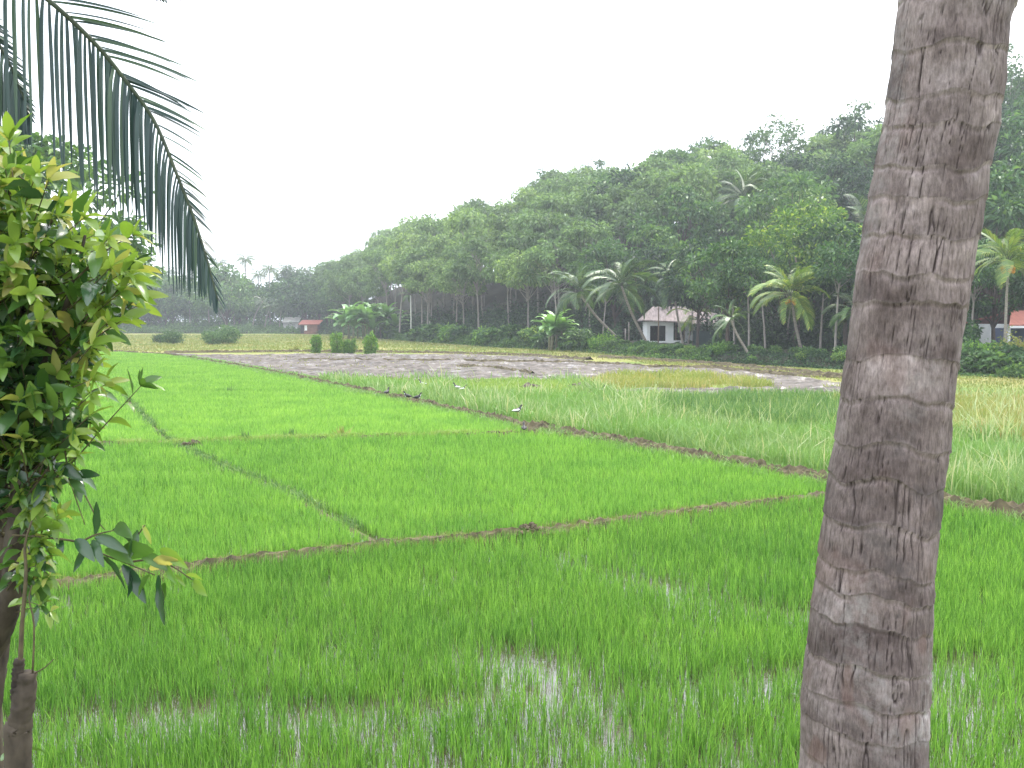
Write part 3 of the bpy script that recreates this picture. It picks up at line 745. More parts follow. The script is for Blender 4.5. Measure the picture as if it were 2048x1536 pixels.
# hand placed: the tall open trees against the sky  (px, crown top py)
for px, py, Y, s in ((1100, 352, 163, 1.0), (1150, 352, 165, .9), (1205, 335, 160, 1.05), (1400, 290, 150, 1.0), (1480, 288, 148, 1.05), (1560, 260, 145, 1.15), (1690, 262, 134, 1.0), (1745, 222, 130, 1.1), (2010, 205, 112, 1.1), (2045, 190, 112, 1.0)):
    p = P(px, py, Y); gz = float(hill_z(p[0], Y)); H = 13.8
    sc_ = max(.9, (p[2] + 1.6 - gz) / H)
    side = 'left' if px < 1250 else 'middle' if px < 1600 else 'right'
    k = int(px) % 4
    plant_tree('open_crowned_tree', *OPN[k], (p[0], Y, gz - .1), min(sc_, 1.35), px * .01, f'tall thin open crowned tree standing clear of the {side} hill skyline', 'tree', f'tall open trees on the {side} skyline', sz=sc_)
# the round yellow-green tree
LIM = tree_meshes('lime', 11.6, 3.0, 4.7, M['lime'], M['bark_dark'], 80, 7500, .36, .22, 1.0, .82, clr=1.0, seed=70)
x = XD(1592, 71); reserve(x, 71, 6.5)
plant_tree('round_tree', *LIM, (x, 71, .4), 1.0, .6, 'round crowned tree with yellow green leaf tips above the orange fruited palm', 'tree')
# dark trees over and beside the white house
for i, (px, Y, s, lab) in enumerate(((1395, 79, .8, 'dark spreading tree directly right of the white house roof'), (1310, 97, .95, 'tall dark tree rising behind the white house'), (1455, 71, .75, 'dark leaning tree between the white house and the orange fruited palm'),
                          (1230, 96, .9, 'dark tree behind the pair of green coconut palms'), (1690, 66, .8, 'dark bushy tree just left of the near palm trunk'))):
    xx = XD(px, Y); reserve(xx, Y, 3.5)
    plant_tree('dark_tree', *BRO[i % 4], (xx, Y, float(hill_z(xx, Y)) - .1), s, i * 1.3, lab, 'tree')

# palms of the wood edge
def palm_at(px_base, py_base, Y, px_top, py_top, Ytop=None):
    b = P(px_base, py_base, Y); t = P(px_top, py_top, Ytop or Y); b[2] = max(float(hill_z(b[0], Y)), 0) - .05
    return b, t
spec = [
    (1255, 690, 84, 1158, 585, 83, 'palm', .15, 'leaning green coconut palm nearest the small banana clump', 18, 1.0, None),
    (1300, 692, 80, 1243, 572, 79, 'palm', .15, 'green coconut palm leaning left beside the white house', 20, 1.05, None),
    (1605, 716, 63, 1582, 592, 62.5, 'king', .13, 'yellow green coconut palm with orange fruit in front of the dark wood', 22, .95, 'o'),
    (2008, 722, 51, 2016, 525, 51, 'king', .10, 'yellow green coconut palm with orange fruit and straight pale trunk at the right edge', 22, .78, 'o'),
    (1368, 692, 78, 1345, 560, 79, 'palm', .12, 'coconut palm with hanging pale fronds above the white house', 16, .8, 'b'),
    (1375, 690, 82, 1385, 628, 81, 'king', .10, 'small yellowish palm at the right corner of the white house', 12, .62, None),
    (1500, 720, 62, 1462, 640, 62, 'palm', .11, 'short dark palm with leaning trunk left of the orange fruited palm', 10, .6, None),
    (1700, 725, 60, 1712, 625, 60, 'palm', .13, 'shaded palm half hidden by the near palm trunk', 16, .8, None),
    (1500, 560, 108, 1490, 400, 105, 'palm', .16, 'large grey green palm standing high in the wood left of the round tree', 22, 1.45, None),
    (1740, 600, 95, 1732, 455, 92, 'palm', .16, 'grey green palm high in the wood just left of the near trunk', 20, 1.25, None),
    (1930, 700, 80, 1925, 500, 78, 'palm', .14, 'grey green palm in the wood just right of the near trunk', 18, 1.0, None),
]
for i, (bx_, by_, Yb, tx, ty, Yt, kind, r0, lab, nf, fl, nut) in enumerate(spec):
    b, t = palm_at(bx_, by_, Yb, tx, ty, Yt)
    reserve(b[0], b[1], 2.6); reserve(t[0], t[1], 2.6)
    if fl > 1.1: reserve(t[0], t[1] - 4, 5.0); reserve(t[0] * .9, t[1] - 10, 4)
    coconut_palm('coconut_palm', b, t, r0, kind, lab, None, nf, fl, {'o': M['nut_orange'], 'b': M['nut_brown'], None: None}[nut], seed=i)
hill_trees()
print('hill trees', HILLCOUNT)

# bare leaning trunks at the foot of the wood, with their own small crowns up in the shade
SLM = [tree_meshes('slim', 8.5, 5.0, 2.0, M['dark'], M['bark'], 18, 1700, .3, .085, 1, .5, lean=.09, seed=80 + i) for i in range(3)]
for i, (px, py, s) in enumerate(((1468, 722, .8), (1498, 724, .9), (1573, 718, .8), (1640, 730, .85), (1150, 694, .9), (1180, 700, .95), (1205, 702, .9), (1353, 702, .8), (1530, 726, .8), (1670, 735, .9), (1940, 742, .8))):
    g = G(px, py - 2); yy = g[1] + 3; xx = XD(px, yy)
    plant_tree('slender_tree', *SLM[i % 3], (xx, yy, float(hill_z(xx, yy)) - .1), s, i * 1.7, 'slender grey trunked tree leaning out of the shaded wood edge', 'tree', 'slender trees along the wood edge')

# far tree line on the left
FPM = [far_palm_meshes(i, h) for i, h in enumerate((14.5, 12.5, 10.0, 7.0))]
FTM = [tree_meshes('fartree', 10, 1.5, 4.6, M[('mid', 'dark')[i % 2]], M['bark_dark'], 36, 2000, .7, .2, 1.0, .7, clr=1.3, seed=90 + i) for i in range(3)]
for px, top, Y in ((262, 548, 235), (300, 560, 220), (342, 548, 236), (382, 560, 222), (440, 530, 232), (470, 560, 214), (494, 522, 236), (520, 552, 226), (541, 540, 222), (577, 540, 238), (595, 575, 214), (618, 545, 228), (640, 560, 225), (505, 590, 208), (560, 605, 206), (530, 600, 204), (455, 598, 207), (610, 590, 215), (695, 525, 225), (420, 570, 215)):
    z = P(px, top - (14 if top < 565 else 0), Y)[2]; gz = float(hill_z(XD(px, Y), Y)); H = z - gz - 1.4
    k = 0 if H > 13 else 1 if H > 11 else 2 if H > 8 else 3
    s = H / (14.5, 12.5, 10.0, 7.0)[k]
    t = empty('far_palm', (XD(px, Y), Y, gz), px * .7); t.scale = (min(s, 1.15),) * 2 + (s,)
    tag(t, 'distant coconut palm standing above the left tree line' if top < 565 else 'distant low coconut palm in front of the left tree line' if top > 585 else 'distant coconut palm within the left tree line', 'palm tree', 'distant coconut palms')
    link('trunk', FPM[k][0], t); link('crown', FPM[k][1], t)
for i in range(44):
    px = rng.uniform(120, 700); Y = rng.uniform(206, 250); s = rng.uniform(.95, 1.45)
    xx = XD(px, Y); plant_tree('distant_tree', *FTM[i % 3], (xx, Y, float(hill_z(xx, Y)) - .4), s, i, 'hazy bushy tree in the distant tree line on the left', 'tree', 'bushy trees of the distant tree line')
for i, (px, Y, s) in enumerate(((655, 196, .9), (690, 188, 1.0), (640, 205, .95), (715, 180, .9), (668, 215, 1.2), (700, 205, 1.15))):
    xx = XD(px, Y); plant_tree('dark_tree', *BRO[i % 4], (xx, Y, float(hill_z(xx, Y)) - .3), s, i, 'dark round tree between the brown hut and the plantation', 'tree', 'dark trees beside the brown hut')
# trees standing behind the leafy shrub on the left
for i, (px, Y, s, lab) in enumerate(((95, 46, 1.12, 'mid green tree behind the leafy shrub, at the left edge'), (-70, 40, 1.2, 'tall tree behind the shrub, mostly beyond the left edge'), (185, 66, .95, 'lower bluish green tree behind the shrub, next to the far paddy'), (215, 95, .85, 'small tree behind the shrub tip, beside the far meadow'))):
    plant_tree('field_tree', *BRO[(i * 2 + 1) % 4], (XD(px, Y), Y, 0), s * (.93, .8, .9, .85)[i], i * 2.1, lab, 'tree')

# undergrowth on the bank of the wood
def undergrowth(name, pxlo, pxhi, n, depth, hmax, mat, leaf, label, y0=0):
    px = rng.uniform(pxlo, pxhi, n); yy = yedge(px) + y0 + rng.uniform(-.3, 1, n) * depth; xx = (px - 1024) / FPX * yy
    hm = hmax * np.clip(.38 + 1.5 * perlin(xx * .3, yy * .3) + .8 * perlin(xx * 1.1, yy * 1.1), .04, 1.7)
    zz = hill_z(xx, yy) + hm * rng.uniform(0, 1, n) ** .7
    V, Q = leaf_quads(np.stack([xx, yy, zz], -1), leaf, aspect=.5)
    tag(link(name, mk(name, V, Q, mat)), label, 'undergrowth', kind='stuff')
undergrowth('undergrowth', 740, 1160, 20000, 3.0, .8, M['under'], .24, 'dark green undergrowth along the foot of the rubber plantation')
undergrowth('undergrowth', 1140, 1420, 11000, 3.5, .35, M['under'], .22, 'leafy undergrowth on the bank below the white house')
undergrowth('undergrowth', 1400, 1800, 7000, 3.0, .35, M['deep_shade'], .20, 'low shaded undergrowth on the bank below the palms')
undergrowth('undergrowth', 1800, 2300, 22000, 3.5, .9, M['under'], .18, 'green ground cover along the bank right of the near palm trunk')
undergrowth('undergrowth', 150, 740, 16000, 5.0, 1.6, M['under'], .4, 'low scrub in front of the distant tree line')
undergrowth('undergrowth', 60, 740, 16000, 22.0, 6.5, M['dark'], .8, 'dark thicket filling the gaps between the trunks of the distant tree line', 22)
undergrowth('undergrowth', 1170, 1760, 16000, 12, 5.0, M['deep_shade'], .5, 'dark thicket behind the palms and the white house', 20)
undergrowth('undergrowth', 1420, 1760, 9000, 4, 3.0, M['deep_shade'], .4, 'dark shrubs behind the orange fruited palm', 13)
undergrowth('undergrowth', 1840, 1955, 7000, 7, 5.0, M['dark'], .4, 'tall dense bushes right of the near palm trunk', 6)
undergrowth('undergrowth', 740, 1240, 20000, 14, 2.2, M['deep_shade'], .35, 'dim saplings between the rubber trunks', 9)
UB = []
for i in range(6):
    n = 1100; C = rng.normal(size=(n, 3)); C /= np.linalg.norm(C, axis=1)[:, None]; C *= rng.uniform(.3, 1, (n, 1)) ** .5
    C *= (1 + .45 * perlin(C[:, 0] * 1.8 + i * 5, C[:, 1] * 1.8, C[:, 2] * 1.8))[:, None]; C = C * [.75, .75, .55] + [0, 0, .5]
    Vv, Qq = leaf_quads(C, .26 if i % 2 else .36, up=.3, aspect=(.5, .35)[i % 2])
    fm = mk('bush_foliage', Vv, Qq, M[('under', 'vine', 'mid', 'lime', 'dark', 'under')[i]]); b_ = MB()
    for q in range(4): b_.tube([[0, 0, -.15], [rng.normal(0, .15), rng.normal(0, .15), .4], [rng.normal(0, .35), rng.normal(0, .35), .85]], [.035, .025, .01], 5)
    UB.append((b_.mesh('bush_stem', M['bark_dark'], True), fm))
for px0, px1, n, smin, smax, lab, grp in ((760, 1160, 34, .9, 1.9, 'ragged green bush at the foot of the rubber trunks', 'bushes in front of the plantation'), (1150, 1430, 18, .35, .65, 'ragged green bush on the bank below the white house', 'bushes below the white house'),
                       (1430, 1720, 12, .4, .9, 'shaded bush under the palms left of the near trunk', 'bushes under the palms'), (1850, 2250, 30, .6, 1.15, 'dense green bush on the bank right of the near trunk', 'bushes right of the near trunk')):
    for _ in range(n):
        px = rng.uniform(px0, px1); yy = yedge(px) + rng.uniform(.2, 4.5); xx = XD(px, yy); k_ = rng.integers(0, 6); s_ = rng.uniform(smin, smax)
        t = empty('wild_bush', (xx, yy, float(hill_z(xx, yy)) - .1), rng.uniform(0, 6)); t.scale = (s_ * rng.uniform(.9, 1.5), s_ * 1.1, s_); tag(t, lab, 'bush', grp)
        link('stem', UB[k_][0], t); link('foliage', UB[k_][1], t)
def bush(px, py, w, h, n, leaf, mat, label, name='bush', group=None, Y=None, col=False):
    g = G(px, py) if Y is None else np.array([XD(px, Y), Y]); t = empty(name, (g[0], g[1], 0)); tag(t, label, 'bush', group)
    C = rng.normal(size=(n, 3)); C /= np.linalg.norm(C, axis=1)[:, None]; C *= rng.uniform(.3, 1, (n, 1)) ** .5; C *= (1 + .7 * perlin(C[:, 0] * 1.7 + px, C[:, 1] * 1.7, C[:, 2] * 1.7))[:, None]
    if col:
        a = rng.uniform(0, 6.28, n); zz = rng.uniform(0, 1, n); r_ = w / 2 * (.72 + .25 * np.sin(zz * 2.6 + .4) + .65 * perlin(np.cos(a) * 1.5 + px, np.sin(a) * 1.5, zz * 3.5)) * rng.uniform(.5, 1, n) ** .4
        C = np.stack([np.cos(a) * r_, np.sin(a) * r_, zz * h * (1 + .25 * perlin(np.cos(a) * 1.2 + px, np.sin(a) * 1.2, 3.3))], -1)
    else: C = C * [w / 2, w / 2, h / 2] + [0, 0, h / 2]; C += (perlin(C[:, 0] * 2, C[:, 1] * 2, C[:, 2] * 2) * .25)[:, None] * C
    V, Q = leaf_quads(C, leaf); link('foliage', mk('foliage', V, Q, mat), t)
    mb = MB(); mb.tube([[0, 0, -.1], [.03, 0, h * .5], [0, .02, h * .85]], [.06, .05, .03], 6); mb.build('stem', M['bark_dark'], t, True)
bush(633, 706, .85, 1.60, 1500, .16, M['vine'], 'leafy column bush, leftmost of the four standing in the far meadow', 'column_bush', col=True)
bush(674, 706, 1.15, 1.70, 2000, .16, M['vine'], 'leafy column bush, second from the left of the four in the far meadow', 'column_bush', col=True)
bush(698, 707, 1.10, 1.25, 1800, .16, M['vine'], 'lowest and widest of the four column bushes in the far meadow', 'column_bush', col=True)
bush(742, 708, 1.15, 1.75, 2200, .16, M['vine'], 'leafy column bush with flat light green top, rightmost of the four', 'column_bush', col=True)
bush(592, 703, .6, .6, 300, .14, M['yellow'], 'tiny yellow green sapling left of the column bushes')
bush(455, 688, 3.2, 2.2, 2200, .25, M['mid'], 'grey green bush in the far meadow below the frond tip')
bush(425, 689, 2.6, 1.6, 1500, .25, M['mid'], 'lower bush touching the left side of the grey green meadow bush')
bush(345, 688, 2.4, 1.7, 1300, .25, M['mid'], 'small bush in the far meadow left of the frond tip')
bush(320, 686, 1.5, 1.2, 700, .25, M['dark'], 'small dark bush leftmost in the far meadow')
bush(1205, 704, 3.6, 1.6, 2200, .22, M['vine'], 'bright green bush at the wood edge right of the small banana clump')
bush(2035, 735, 2.0, 2.2, 1500, .16, M['yellow'], 'yellow leaved garden bush in front of the red roofed house', Y=50)
bush(1950, 735, 2.6, 1.8, 1800, .16, M['vine'], 'green bush with yellowish leaves by the straight pale palm trunk', Y=51)

banana_clump((XD(738, 140), 140, .0), 20, 5.2, 6.4, 'wide clump of banana plants in front of the plantation corner')
bb = G(1118, 701); banana_clump((bb[0], bb[1], 0), 6, 1.0, 4.2, 'small bright banana clump standing alone at the wood edge')

# areca palm with pale straight stem left of the plantation
t = empty('areca_palm', (XD(822, 126), 126, 0)); tag(t, 'slim areca palm with straight pale stem at the plantation corner', 'palm tree')
mb = MB(); mb.tube([[0, 0, -.2], [.05, 0, 3], [0, 0, 6.5]], [.11, .09, .08], 8); mb.build('trunk', M['pale'] if 'pale' in M else solid('pale_bark', (.42, .42, .38), (.55, .55, .5), 2, .8), t, True)
for k in range(10):
    o = link('frond', FR['palm'][k // 2 % 4], t); o.location = (0, 0, 6.4); o.rotation_euler = (0, 0, k * 2.4); o.scale = (.6, .6, .6)

# ------------------------------------------------------------------ buildings
M['wall_white'] = solid('white_wall', (.70, .71, .72), (.82, .82, .82), 1.2, .85)
M['roof_old'] = solid('old_roof', (.12, .095, .09), (.30, .25, .24), 1.5, .9, .5, 8, stretch=(4, 1, 1))
M['roof_red'] = solid('red_roof', (.17, .055, .04), (.28, .10, .07), 1.5, .85, .5, 8, stretch=(4, 1, 1))
M['shade_in'] = solid('interior_shade', (.015, .016, .015), (.04, .04, .035), 1, .9)  # near-black tone carries the indoor shade seen through openings
M['red_plinth'] = solid('red_plinth', (.22, .05, .04), (.34, .10, .08), 2, .85)
M['brown_wall'] = solid('brown_wall', (.13, .06, .04), (.22, .11, .075), 1.5, .9)
M['timber'] = solid('timber', (.10, .07, .05), (.22, .17, .12), 3, .85, stretch=(4, 4, 1))
M['net'] = solid('shade_net', (.010, .024, .023), (.024, .046, .042), 1.2, .85, .3, 4)
M['grey_block'] = solid('grey_block', (.25, .25, .24), (.42, .41, .38), 1.2, .9)
def roof_slab(mb, a, b, c, d, th=.12):
    a, b, c, d = [np.array(v, float) for v in (a, b, c, d)]; u = np.array([0, 0, th])
    mb.add([a, b, c, d, a + u, b + u, c + u, d + u], [[0, 3, 2, 1], [4, 5, 6, 7], [0, 1, 5, 4], [1, 2, 6, 5], [2, 3, 7, 6], [3, 0, 4, 7]])

# white house: 7 m wide, front to the camera, open verandah left, room right
hx, hy, hz = 12.9, 85.0, .55
H1 = empty('white_house', (hx, hy, hz), -.06); tag(H1, 'small white house with open verandah and old tiled roof among the palms', 'house')
mb = MB()
mb.box((.15, 0, 1.15), (.3, .2, 2.3)); mb.box((2.15, 0, 1.15), (.75, .2, 2.3)); mb.box((1.03, 0, 2.1), (1.48, .2, .4))
mb.box((1.03, .0, .22), (1.48, .2, .44)); mb.box((3.1, .0, .25), (1.16, .2, .5)); mb.box((5.5, 1.0, 1.1), (3.6, .2, 2.2)); mb.box((.1, 2.1, 1.15), (.2, 4.0, 2.3)); mb.box((7.2, 2.9, 1.1), (.2, 3.6, 2.2)); mb.box((3.6, 4.6, 1.15), (7.2, .2, 2.3))
mb.build('wall', M['wall_white'], H1)
mb = MB(); mb.box((3.6, 2.55, 1.12), (6.8, .1, 2.2)); mb.build('shade_backdrop', M['shade_in'], H1)  # backdrop sheet whose dark colour stands for shade inside the rooms
mb = MB(); mb.box((3.65, -.06, -.25), (7.5, .5, .5)); mb.box((3.6, 2.3, -.27), (7.3, 4.6, .5)); mb.build('plinth', M['red_plinth'], H1)
mb = MB(); roof_slab(mb, (-.5, -.7, 2.35), (4.0, -.7, 2.15), (4.0, 2.3, 3.65), (.8, 2.3, 3.65)); roof_slab(mb, (.8, 2.31, 3.65), (4.0, 2.31, 3.65), (4.0, 5.2, 2.3), (-.5, 5.2, 2.3))
roof_slab(mb, (-.5, -.69, 2.35), (.79, 2.3, 3.65), (.78, 2.31, 3.65), (-.5, 5.2, 2.3)); roof_slab(mb, (4.02, -.1, 2.0), (7.7, .2, 1.95), (7.6, 2.6, 2.9), (4.02, 2.3, 3.4)); roof_slab(mb, (4.02, 2.32, 3.4), (7.6, 2.62, 2.9), (7.7, 5.2, 2.2), (4.02, 5.2, 2.2))
mb.build('roof', M['roof_old'], H1)
mb = MB(); mb.box((5.35, .87, 1.45), (1.0, .06, .7)); w_ = mb.build('window', M['shade_in'], H1)
mb = MB()
for q in (4.83, 5.87): mb.box((q, .82, 1.45), (.06, .06, .82))
for q in (1.07, 1.83): mb.box((5.35, .82, q), (.98, .06, .06))
mb.build('frame', M['timber'], w_)
mb = MB(); mb.box((3.55, .0, 1.3), (.12, .12, 1.9)); mb.box((2.75, -.0, 1.4), (.08, .08, 1.8)); mb.build('verandah_post', M['timber'], H1)
mb = MB(); mb.box((6.6, .88, .95), (.8, .05, 1.9)); mb.build('door', M['timber'], H1)

# green net fence right of the house
F1 = empty('net_fence', (XD(1385, 79), 79, .6), -.35); tag(F1, 'dark teal net fence running right from the white house', 'fence')
mb = MB(); n = 20; xs = np.linspace(0, 8.6, n)
V = [[x_, .04 * math.sin(x_ * 2.3), z_ - (.08 * abs(math.sin(x_ * 1.35)) if z_ > 1 else 0)] for z_ in (.15, .8, 1.5) for x_ in xs]
mb.add(V, gridfaces(n, 3)); fo = mb.build('netting', M['net'], F1); sm = fo.modifiers.new('thick', 'SOLIDIFY'); sm.thickness = .02
for q in np.arange(0, 8.7, 2.15):
    mb = MB(); mb.tube([[q, .06, -.6], [q, .06, 1.65]], .045, 6); mb.build('post', M['timber'], F1)
# brick wall strip behind
t = MB(); t.box((0, 0, .7), (5.5, .2, 1.4)); o = t.build('garden_wall', M['brown_wall']); o.location = (XD(1560, 84), 84, .5); tag(o, 'dull red brown wall in shade behind the orange fruited palm', 'wall')

# red roofed house at the right edge
H2 = empty('red_roofed_house', (XD(1992, 64), 64, .3), 0); tag(H2, 'white house with red tiled roof and blue verandah cut by the right edge', 'house')
mb = MB(); mb.box((5.2, 3.0, 1.2), (8, .2, 2.4)); mb.box((1.25, 4.5, 1.2), (.2, 3, 2.4)); mb.build('wall', M['wall_white'], H2)
mb = MB(); mb.box((4.9, .1, .3), (7.0, .15, .6)); mb.build('low_wall', M['wall_white'], H2)
mb = MB(); roof_slab(mb, (.6, -.5, 2.25), (10, -.5, 2.25), (10, 3.6, 3.3), (3.0, 3.6, 3.3)); roof_slab(mb, (3.0, 3.62, 3.3), (10, 3.62, 3.3), (10, 6.6, 2.3), (.6, 6.6, 2.3)); mb.build('roof', M['roof_red'], H2)
mb = MB(); mb.box((5.3, -.55, 2.2), (9.4, .06, .16)); mb.build('fascia', M['wall_white'], H2)
M['blue'] = solid('blue_paint', (.05, .07, .14), (.10, .13, .22), 1, .7)
mb = MB(); mb.box((5.2, 2.87, 1.1), (7.6, .05, 2.0)); mb.build('verandah_wall', M['blue'], H2)
for q in (.75, 2.9, 5.0): 
    mb = MB(); mb.box((q, -.2, 1.1), (.16, .16, 2.2)); mb.build('pillar', M['wall_white'], H2)
t = MB(); t.box((0, 0, .35), (1.6, .15, .7)); t.box((-.75, 0, .45), (.18, .22, .9)); o = t.build('white_gate_wall', M['wall_white']); o.location = (XD(1968, 62), 62, .5); tag(o, 'low white wall piece left of the red roofed house', 'wall')

# brown hut far left, and its neighbours
HX = XD(604, 190); H3 = empty('brown_hut', (HX, 190, 0)); tag(H3, 'low brown hut with rusty roof at the end of the far meadow', 'hut')
mb = MB(); mb.box((1.6, .1, 1.0), (3.6, .2, 2.0)); mb.box((-.1, 1.6, 1.0), (.2, 2.8, 2.0)); mb.box((3.3, 1.6, 1.0), (.2, 2.8, 2.0)); mb.build('wall', M['brown_wall'], H3)
mb = MB(); roof_slab(mb, (-.6, -.5, 2.0), (3.9, -.5, 2.0), (3.9, 3.4, 2.9), (-.6, 3.4, 2.9)); mb.build('roof', M['roof_red'], H3)
mb = MB(); mb.box((.9, -.03, 1.3), (.55, .05, 1.1)); mb.build('shutter', M['wall_white'], H3)
mb = MB(); mb.box((.15, -.03, 1.0), (.7, .05, 1.7)); mb.build('door', M['shade_in'], H3)
H4 = empty('pale_shed', (XD(572, 205), 205, .6)); tag(H4, 'pale roofed shed half hidden by palms left of the brown hut', 'shed')
mb = MB(); mb.box((1.2, 0, .9), (3.4, .2, 1.8)); mb.box((1.2, 2, .9), (3.4, .2, 1.8)); mb.box((-.38, 1, .88), (.2, 2.1, 1.74)); mb.box((2.78, 1, .88), (.2, 2.1, 1.74)); mb.build('wall', M['grey_block'], H4)
mb = MB(); roof_slab(mb, (-.7, -.5, 1.8), (3.2, -.5, 1.8), (3.2, 2.4, 3.0), (-.7, 2.4, 3.0)); mb.build('roof', M['grey_block'], H4)
for i, (px, py, h, lab) in enumerate(((635, 668, .9, 'short white post beside the brown hut'), (657, 667, .8, 'small white post right of the brown hut'), (440, 668, .8, 'small white marker far away below the frond tip'))):
    g = G(px, py); mb = MB(); mb.tube([[0, 0, -.1], [0, 0, h * 1.6]], [.2, .17], 8); mb.tube([[0, 0, h * 1.6], [0, 0, h * 1.6 + .12]], [.23, .1], 8); o = mb.build('white_post', M['wall_white']); o.location = (g[0], g[1], 0); tag(o, lab, 'post')
for i, (px, Y, h, lab) in enumerate(((1257, 82, 2.2, 'thin pale fence post left of the white house'), (860, 122, 2.3, 'pale fence post in front of the plantation'), (1316, 79, 3.6, 'dark upright pole in front of the white house'), (1250, 84, 1.6, 'short pale post beside the leaning palm'))):
    mb = MB(); mb.tube([[0, 0, -.2], [.02, 0, h * .5], [0, 0, h]], [.07, .06, .05], 7); o = mb.build('fence_post', M['timber'] if i == 2 else M['bark'], None, True); xx = XD(px, Y); o.location = (xx, Y, float(hill_z(xx, Y))); tag(o, lab, 'post')

# ------------------------------------------------------------------ person at the plantation edge
M['skin'] = solid('skin', (.10, .05, .03), (.14, .075, .045), 4, .6); M['cloth_w'] = solid('white_shirt', (.6, .62, .66), (.75, .76, .8), 4, .9)
M['cloth_d'] = solid('dark_cloth', (.05, .03, .06), (.10, .06, .10), 4, .9); M['hair'] = solid('hair', (.01, .01, .01), (.02, .02, .02), 4, .6)
def person(loc, rz):
    J = [(0,0,.95),(0,0,1.15),(0,.01,1.36),(0,0,1.46),(0,-.01,1.56),(0,0,1.68), (.17,0,1.38),(.24,.02,1.12),(.22,-.12,.92),(.22,-.2,.87), (-.17,0,1.38),(-.24,.02,1.12),(-.22,-.12,.92),(-.22,-.2,.87), (.09,0,.88),(.11,-.06,.48),(.10,.0,.08),(.10,-.15,.03), (-.09,0,.88),(-.12,.02,.48),(-.11,.08,.08),(-.11,-.06,.03)]
    Rr = [.12,.12,.14,.055,.075,.07,.055,.042,.032,.03,.055,.042,.032,.03,.085,.06,.04,.03,.085,.06,.04,.03]
    E = [(0,1),(1,2),(2,3),(3,4),(4,5),(2,6),(6,7),(7,8),(8,9),(2,10),(10,11),(11,12),(12,13),(0,14),(14,15),(15,16),(16,17),(0,18),(18,19),(19,20),(20,21)]
    me = bpy.data.meshes.new('body'); me.from_pydata(J, E, []); me.materials.append(M['skin'])
    t = empty('person', loc, rz); tag(t, 'person in a white top and dark sarong standing at the plantation edge', 'person')
    o = link('body', me, t); o.modifiers.new('skin', 'SKIN')
    for v, r_ in zip(me.skin_vertices[0].data if me.skin_vertices else [], Rr): v.radius = (r_, r_)
    if not me.skin_vertices: pass
    o.modifiers.new('sub', 'SUBSURF').levels = 1
    mb = MB(); mb.tube([[0,0,.9],[0,0,1.1],[0,0,1.3],[0,0,1.42],[0,0,1.47]], [.17,.165,.185,.16,.07], 12)
    for s in (-1, 1): mb.tube([[.13*s,0,1.39],[.2*s,.005,1.3],[.25*s,.02,1.13]], [.075,.07,.06], 8)
    mb.build('shirt', M['cloth_w'], t, True)
    mb = MB(); mb.tube([[0,0,.97],[0,0,.8],[0,.01,.5],[0,.02,.3]], [.165,.18,.19,.2], 12); mb.build('sarong', M['cloth_d'], t, True)
    z = np.linspace(-.6, 1, 6); mb = MB(); mb.tube([[0,.01,1.64+.095*v] for v in z], .092*np.sqrt(np.maximum(.03,1-z*z)), 10); mb.build('hair', M['hair'], t, True)
person((XD(917, 112), 112, .35), .5)

# ------------------------------------------------------------------ birds in the grass
M['bird_dark'] = solid('bird_dark', (.012, .012, .014), (.035, .03, .03), 20, .5); M['bird_white'] = solid('bird_white', (.75, .75, .75), (.85, .85, .85), 20, .6)
M['bird_leg'] = solid('bird_leg', (.25, .2, .05), (.3, .25, .08), 20, .6)
def bird(px, py, rz, white, label, s=1.0, z=.0, group=None, Y=None):
    s *= .75
    g = G(px, py, z); t = empty('wading_bird', (g[0], g[1], z), rz, s); tag(t, label, 'bird', group)
    mb = MB(); mb.tube([[-.22,0,.17],[-.14,0,.19],[-.06,0,.20],[.02,0,.21],[.08,0,.25],[.11,0,.31],[.13,0,.36],[.16,0,.375],[.19,0,.37]], [.008,.03,.065,.075,.055,.03,.026,.034,.01], 10); mb.build('body', M['bird_dark'], t, True)
    mb = MB(); mb.tube([[.18,0,.372],[.25,0,.36]], [.011,.003], 6); mb.build('beak', M['bird_leg'], t, True)
    for sd in (-1, 1):
        mb = MB(); mb.tube([[-.2,.02*sd,.19],[-.1,.055*sd,.21],[0,.065*sd,.22],[.06,.045*sd,.235]], [.006,.03,.036,.015], 8); mb.build('wing', M['bird_white'] if white & 1 else M['bird_dark'], t, True)
        mb = MB(); mb.tube([[0,.03*sd,.16],[.01,.03*sd,.08],[0,.03*sd,0],[.04,.03*sd,.002]], [.008,.006,.006,.004], 5); mb.build('leg', M['bird_leg'], t, True)
    if white & 2:
        mb = MB(); mb.tube([[.0,0,.165],[.06,0,.2],[.1,0,.26],[.125,0,.31]], [.04,.055,.036,.028], 8); mb.build('breast', M['bird_white'], t, True)
bird(1035, 832, .4, 3, 'black and white wading bird standing in grass by the grey earth heap', 1.1, .25)
bird(914, 783, 2.8, 3, 'black and white bird, left one of a pair in the grass', 1.2, .15)
bird(926, 786, .3, 3, 'black and white bird, right one of a pair in the grass', 1.1, .15)
bird(845, 775, 3.0, 3, 'black and white bird crouched in grass near the mud', 1.2, .12)
bird(1203, 788, .5, 3, 'black and white bird on the left tip of the second mud strip', 1.2, .05)
bird(774, 794, 1.2, 0, 'dark upright bird, leftmost on the bund by the tapering paddy', 1.2, .2)
bird(815, 801, 2.9, 2, 'dark bird on the bund, middle one of the three', 1.1, .2)
bird(835, 804, .2, 2, 'dark bird on the bund, rightmost of the three', 1.1, .2)
bird(1048, 868, 1.6, 0, 'dark bird standing at the paddy corner beside the grey earth heap', 1.0, .1)
